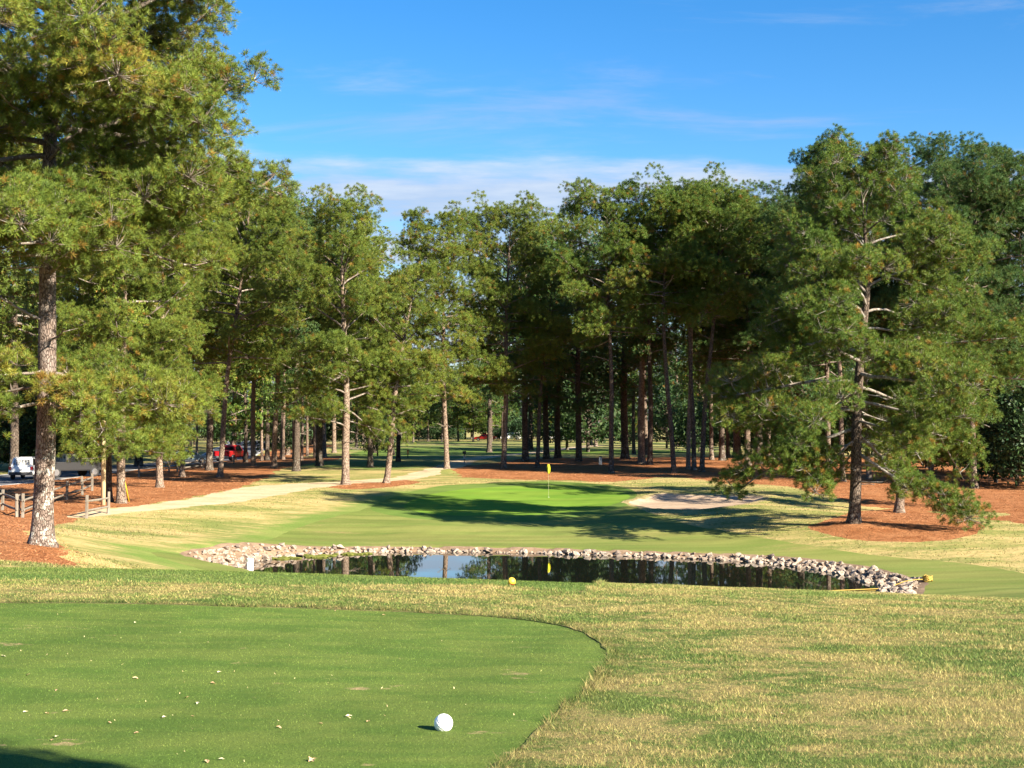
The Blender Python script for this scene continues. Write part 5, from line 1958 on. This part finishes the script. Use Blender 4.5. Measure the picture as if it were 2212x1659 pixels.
lm = [leaf_mesh(i) for i in range(6)]
for i, m_ in enumerate(lm):
    m_.materials.append(M['dry_leaf'] if i % 3 else M['pale_leaf'])
for i, (xd, yd) in enumerate([(7, 1417), (61, 1457), (122, 1490), (122, 1590), (112, 1597), (292, 1464), (473, 1451), (460, 1475), (237, 1560), (355, 1548), (416, 1546), (102, 1540), (55, 1537), (141, 1535), (403, 1506), (427, 1518),
                              (674, 1641), (602, 1570), (753, 1546), (795, 1557), (693, 1562), (292, 1344), (295, 1582), (447, 1644), (479, 1639), (829, 1328), (725, 1318)]):
    x, y = hit(xd, yd)
    o = link(bpy.data.objects.new('fallen_leaf', lm[i % 6]))
    s_ = rs.uniform(0.012, 0.021) * (1.5 if i in (0, 3, 16) else 1)
    o.location = (x, y, ground(x, y) - 0.003)
    o.scale = (s_, s_, s_)
    o.rotation_euler = (rs.uniform(-0.3, 0.3), rs.uniform(-0.3, 0.3), rs.uniform(0, 6.28))
    tag(o, 'small curled dry leaf lying on the smooth tee', 'leaf', 'fallen leaves on the tee')
mobj_ = link(bpy.data.objects.new('fallen_leaf', lm[4]))
x, y = hit(1690, 1550)
mobj_.location = (x, y, ground(x, y) + 0.02)
mobj_.scale = (0.022, 0.022, 0.022)
mobj_.rotation_euler = (0.3, 0.2, 1)
tag(mobj_, 'single dry leaf resting on the rough right of the tee', 'leaf')

# ------------------------------------------------------------------ grass as blades
def blades(name, x, y, h, w, lean, mat, label, cat, z=None, flat=False, seed=3):
    r = np.random.default_rng(seed)
    n = len(x)
    z = Hgt(x, y) if z is None else z
    a = r.uniform(0, 2 * np.pi, n)
    b = r.uniform(0, 2 * np.pi, n)
    ln = lean * r.uniform(0.2, 1.0, n) * h
    base = np.stack([x, y, z - 0.004], 1)
    sd = np.stack([np.cos(a), np.sin(a), np.zeros(n)], 1) * (0.5 * w)[:, None]
    tip = base + np.stack([np.cos(b) * ln, np.sin(b) * ln, h], 1)
    VV = np.stack([base - sd, base + sd, tip], 1).reshape(-1, 3)
    rn = np.repeat(r.random(n), 3)
    o = mobj(name, np_mesh(name, VV, np.arange(3 * n).reshape(-1, 3), attrs={'rnd': rn}), mat)
    tag(o, label, cat, kind='stuff')
    return o


def scatter(n, y0, y1, power, seed, half=0.40, pad=1.0):
    r = np.random.default_rng(seed)
    u = r.random(n)
    # density falls as y**-power; width grows with y
    e = 2.0 - power
    y = (y0 ** e + u * (y1 ** e - y0 ** e)) ** (1 / e)
    x = r.uniform(-1, 1, n) * (half * y + pad)
    return x, y, r


x, y, r_ = scatter(900000, 5.2, 23.0, 1.0, 21)
s_t = zf['tee'](x, y)
s_f = zf['ftee'](x, y)
rough = (s_t > 0.0) & (s_f > 0.0)
cl = 0.5 + 0.5 * np.sin(x * 3.1 + np.sin(y * 2.3) * 2) * np.sin(y * 2.7 + np.sin(x * 1.9) * 2)
edge_ = np.clip(1 - np.minimum(s_t, s_f) / 0.12, 0, 1)
hh = (0.012 + 0.015 * cl) * r_.uniform(0.6, 1.3, len(x)) * (1 + 1.6 * edge_)
ww = 0.0034 * np.clip(y / 8.0, 0.9, 2.4) * r_.uniform(0.7, 1.3, len(x))
M['fringe'] = mat_blades('fringe_blades', (0.085, 0.135, 0.026), (0.13, 0.165, 0.036), (0.33, 0.27, 0.10), **ROUGH)
band_ = rough & (s_t < 0.14 + 0.22 * r_.random(len(x)))
blades('tee_edge_grass', x[band_], y[band_], hh[band_], ww[band_] * 1.1, 1.4, M['fringe'], 'taller green fringe of grass along the tee edge', 'grass', seed=44)
m_ = rough & ~band_
blades('rough_grass', x[m_], y[m_], hh[m_], ww[m_], 1.3, M['rough_blades'], 'uneven rough grass, green mixed with dormant straw blades', 'grass', seed=4)
m_ = (s_t < -0.01) & (r_.random(len(x)) < 0.85)
zt_ = Hgt(x[m_], y[m_]) - 0.007
blades('tee_grass', x[m_], y[m_], 0.010 * r_.uniform(0.6, 1.3, m_.sum()), ww[m_] * 0.9, 1.0, M['tee_blades'], 'short mown grass of the tee', 'grass', z=zt_, seed=5)
m_ = (s_f < -0.01) & (r_.random(len(x)) < 0.45)
zt_ = Hgt(x[m_], y[m_]) - 0.007
M['apron_blades'] = mat_blades('apron_blades', (0.115, 0.175, 0.034), (0.16, 0.205, 0.046), (0.36, 0.30, 0.12), **APR)
blades('crest_grass', x[m_], y[m_], 0.014 * r_.uniform(0.6, 1.4, m_.sum()), ww[m_], 1.0, M['apron_blades'], 'short grass along the crest before the pond', 'grass', z=zt_, seed=6)

# coarse dry tufts on the banks beyond
r2 = np.random.default_rng(31)
n = 120000
y = 24 * np.exp(r2.random(n) * math.log(112 / 24))
x = r2.uniform(-1, 1, n) * (0.37 * y + 1)
keep = (sdf(POND, x, y) > 3.0) & (zf['fair'](x, y) > 0.05) & ((sdf(FAIR, x, y) > 3.5) | (x > 3)) & (zf['collar'](x, y) > 0) & (zf['straw_l'](x, y) > 0.1) & (zf['straw_r'](x, y) > 0.1) & (zf['ring'](x, y) > 0.1) & (zf['path'](x, y) > 0.15) & (zf['lip'](x, y) > 0) & (zf['ftee'](x, y) > 0) & (zf['road'](x, y) > 1)
x, y = x[keep], y[keep]
n = len(x)
M['bank_blades'] = mat_blades('bank_blades', (0.15, 0.18, 0.047), (0.205, 0.205, 0.06), (0.40, 0.31, 0.13), 0.42, 0.585, big=0.20, stretch=(0.55, 1.5, 1), fine=4.5)
blades('bank_grass', x, y, 0.055 * r2.uniform(0.5, 1.3, n), 0.012 + 0.0005 * y, 1.2, M['bank_blades'], 'dry tufted grass on the banks round the fairway', 'grass', seed=7)

# loose needles over the straw
r3 = np.random.default_rng(33)
n = 120000
y = 30 * np.exp(r3.random(n) * math.log(125 / 30))
x = r3.uniform(-1, 1, n) * (0.37 * y + 1)
keep = (np.minimum(np.minimum(zf['straw_l'](x, y), zf['straw_r'](x, y)), zf['ring'](x, y)) < 0.35) & (zf['path'](x, y) > -0.2) & (zf['road'](x, y) > 0.4) & (sdf(POND, x, y) > 3) & (zf['fair'](x, y) > -0.2)
x, y = x[keep], y[keep]
t_ = NT('loose_needles')
rn_ = t_.attr('rnd')
M['loose'] = t_.finish(t_.mix(t_.step(rn_, 0, 1), (0.20, 0.075, 0.03), (0.50, 0.24, 0.11)), 0.8, None, 0.2)
blades('loose_pine_straw', x, y, 0.05 * r3.uniform(0.3, 1.3, len(x)), 0.014 + 0.0004 * y, 4.0, M['loose'], 'loose orange pine needles strewn over the straw beds', 'pine straw', seed=8)

# pale clippings on the tee
r4 = np.random.default_rng(35)
n = 900
x = r4.uniform(-5.5, 1.2, n)
y = r4.uniform(6.2, 13.8, n)
k_ = (zf['tee'](x, y) < -0.1) & (r4.random(n) < np.exp(-((y - 8.6) / 2.6) ** 2) * 0.34 + 0.03)
x, y = x[k_], y[k_]
t_ = NT('clippings')
M['clip'] = t_.finish(t_.mix(t_.attr('rnd'), (0.62, 0.56, 0.30), (0.50, 0.36, 0.20)), 0.8, None, 0.2)
blades('grass_clippings', x, y, 0.010 * r4.uniform(0.7, 1.5, len(x)), 0.009 * r4.uniform(0.5, 1.6, len(x)), 1.5, M['clip'], 'scattered pale clippings and leaf bits on the tee', 'clippings', z=Hgt(x, y) - 0.006, seed=9)

# the shrub behind the photographer whose shade falls on the near corner of the tee
ax_, ay_ = hit(-40, 1632)
sh_h = 5.0
sb = copy_tree(shrub_a[0])
sb.scale = (0.28, 0.28, 1.0)
dx_ = sh_h * 1.0 / math.tan(SUN_EL)
sb.location = (ax_ - SH_DIR.x * dx_, ay_ - SH_DIR.y * dx_, ground(ax_ - SH_DIR.x * dx_, ay_ - SH_DIR.y * dx_))
tag(sb, 'leafy evergreen shrub beside the tee whose shadow reaches the near corner', 'shrub')
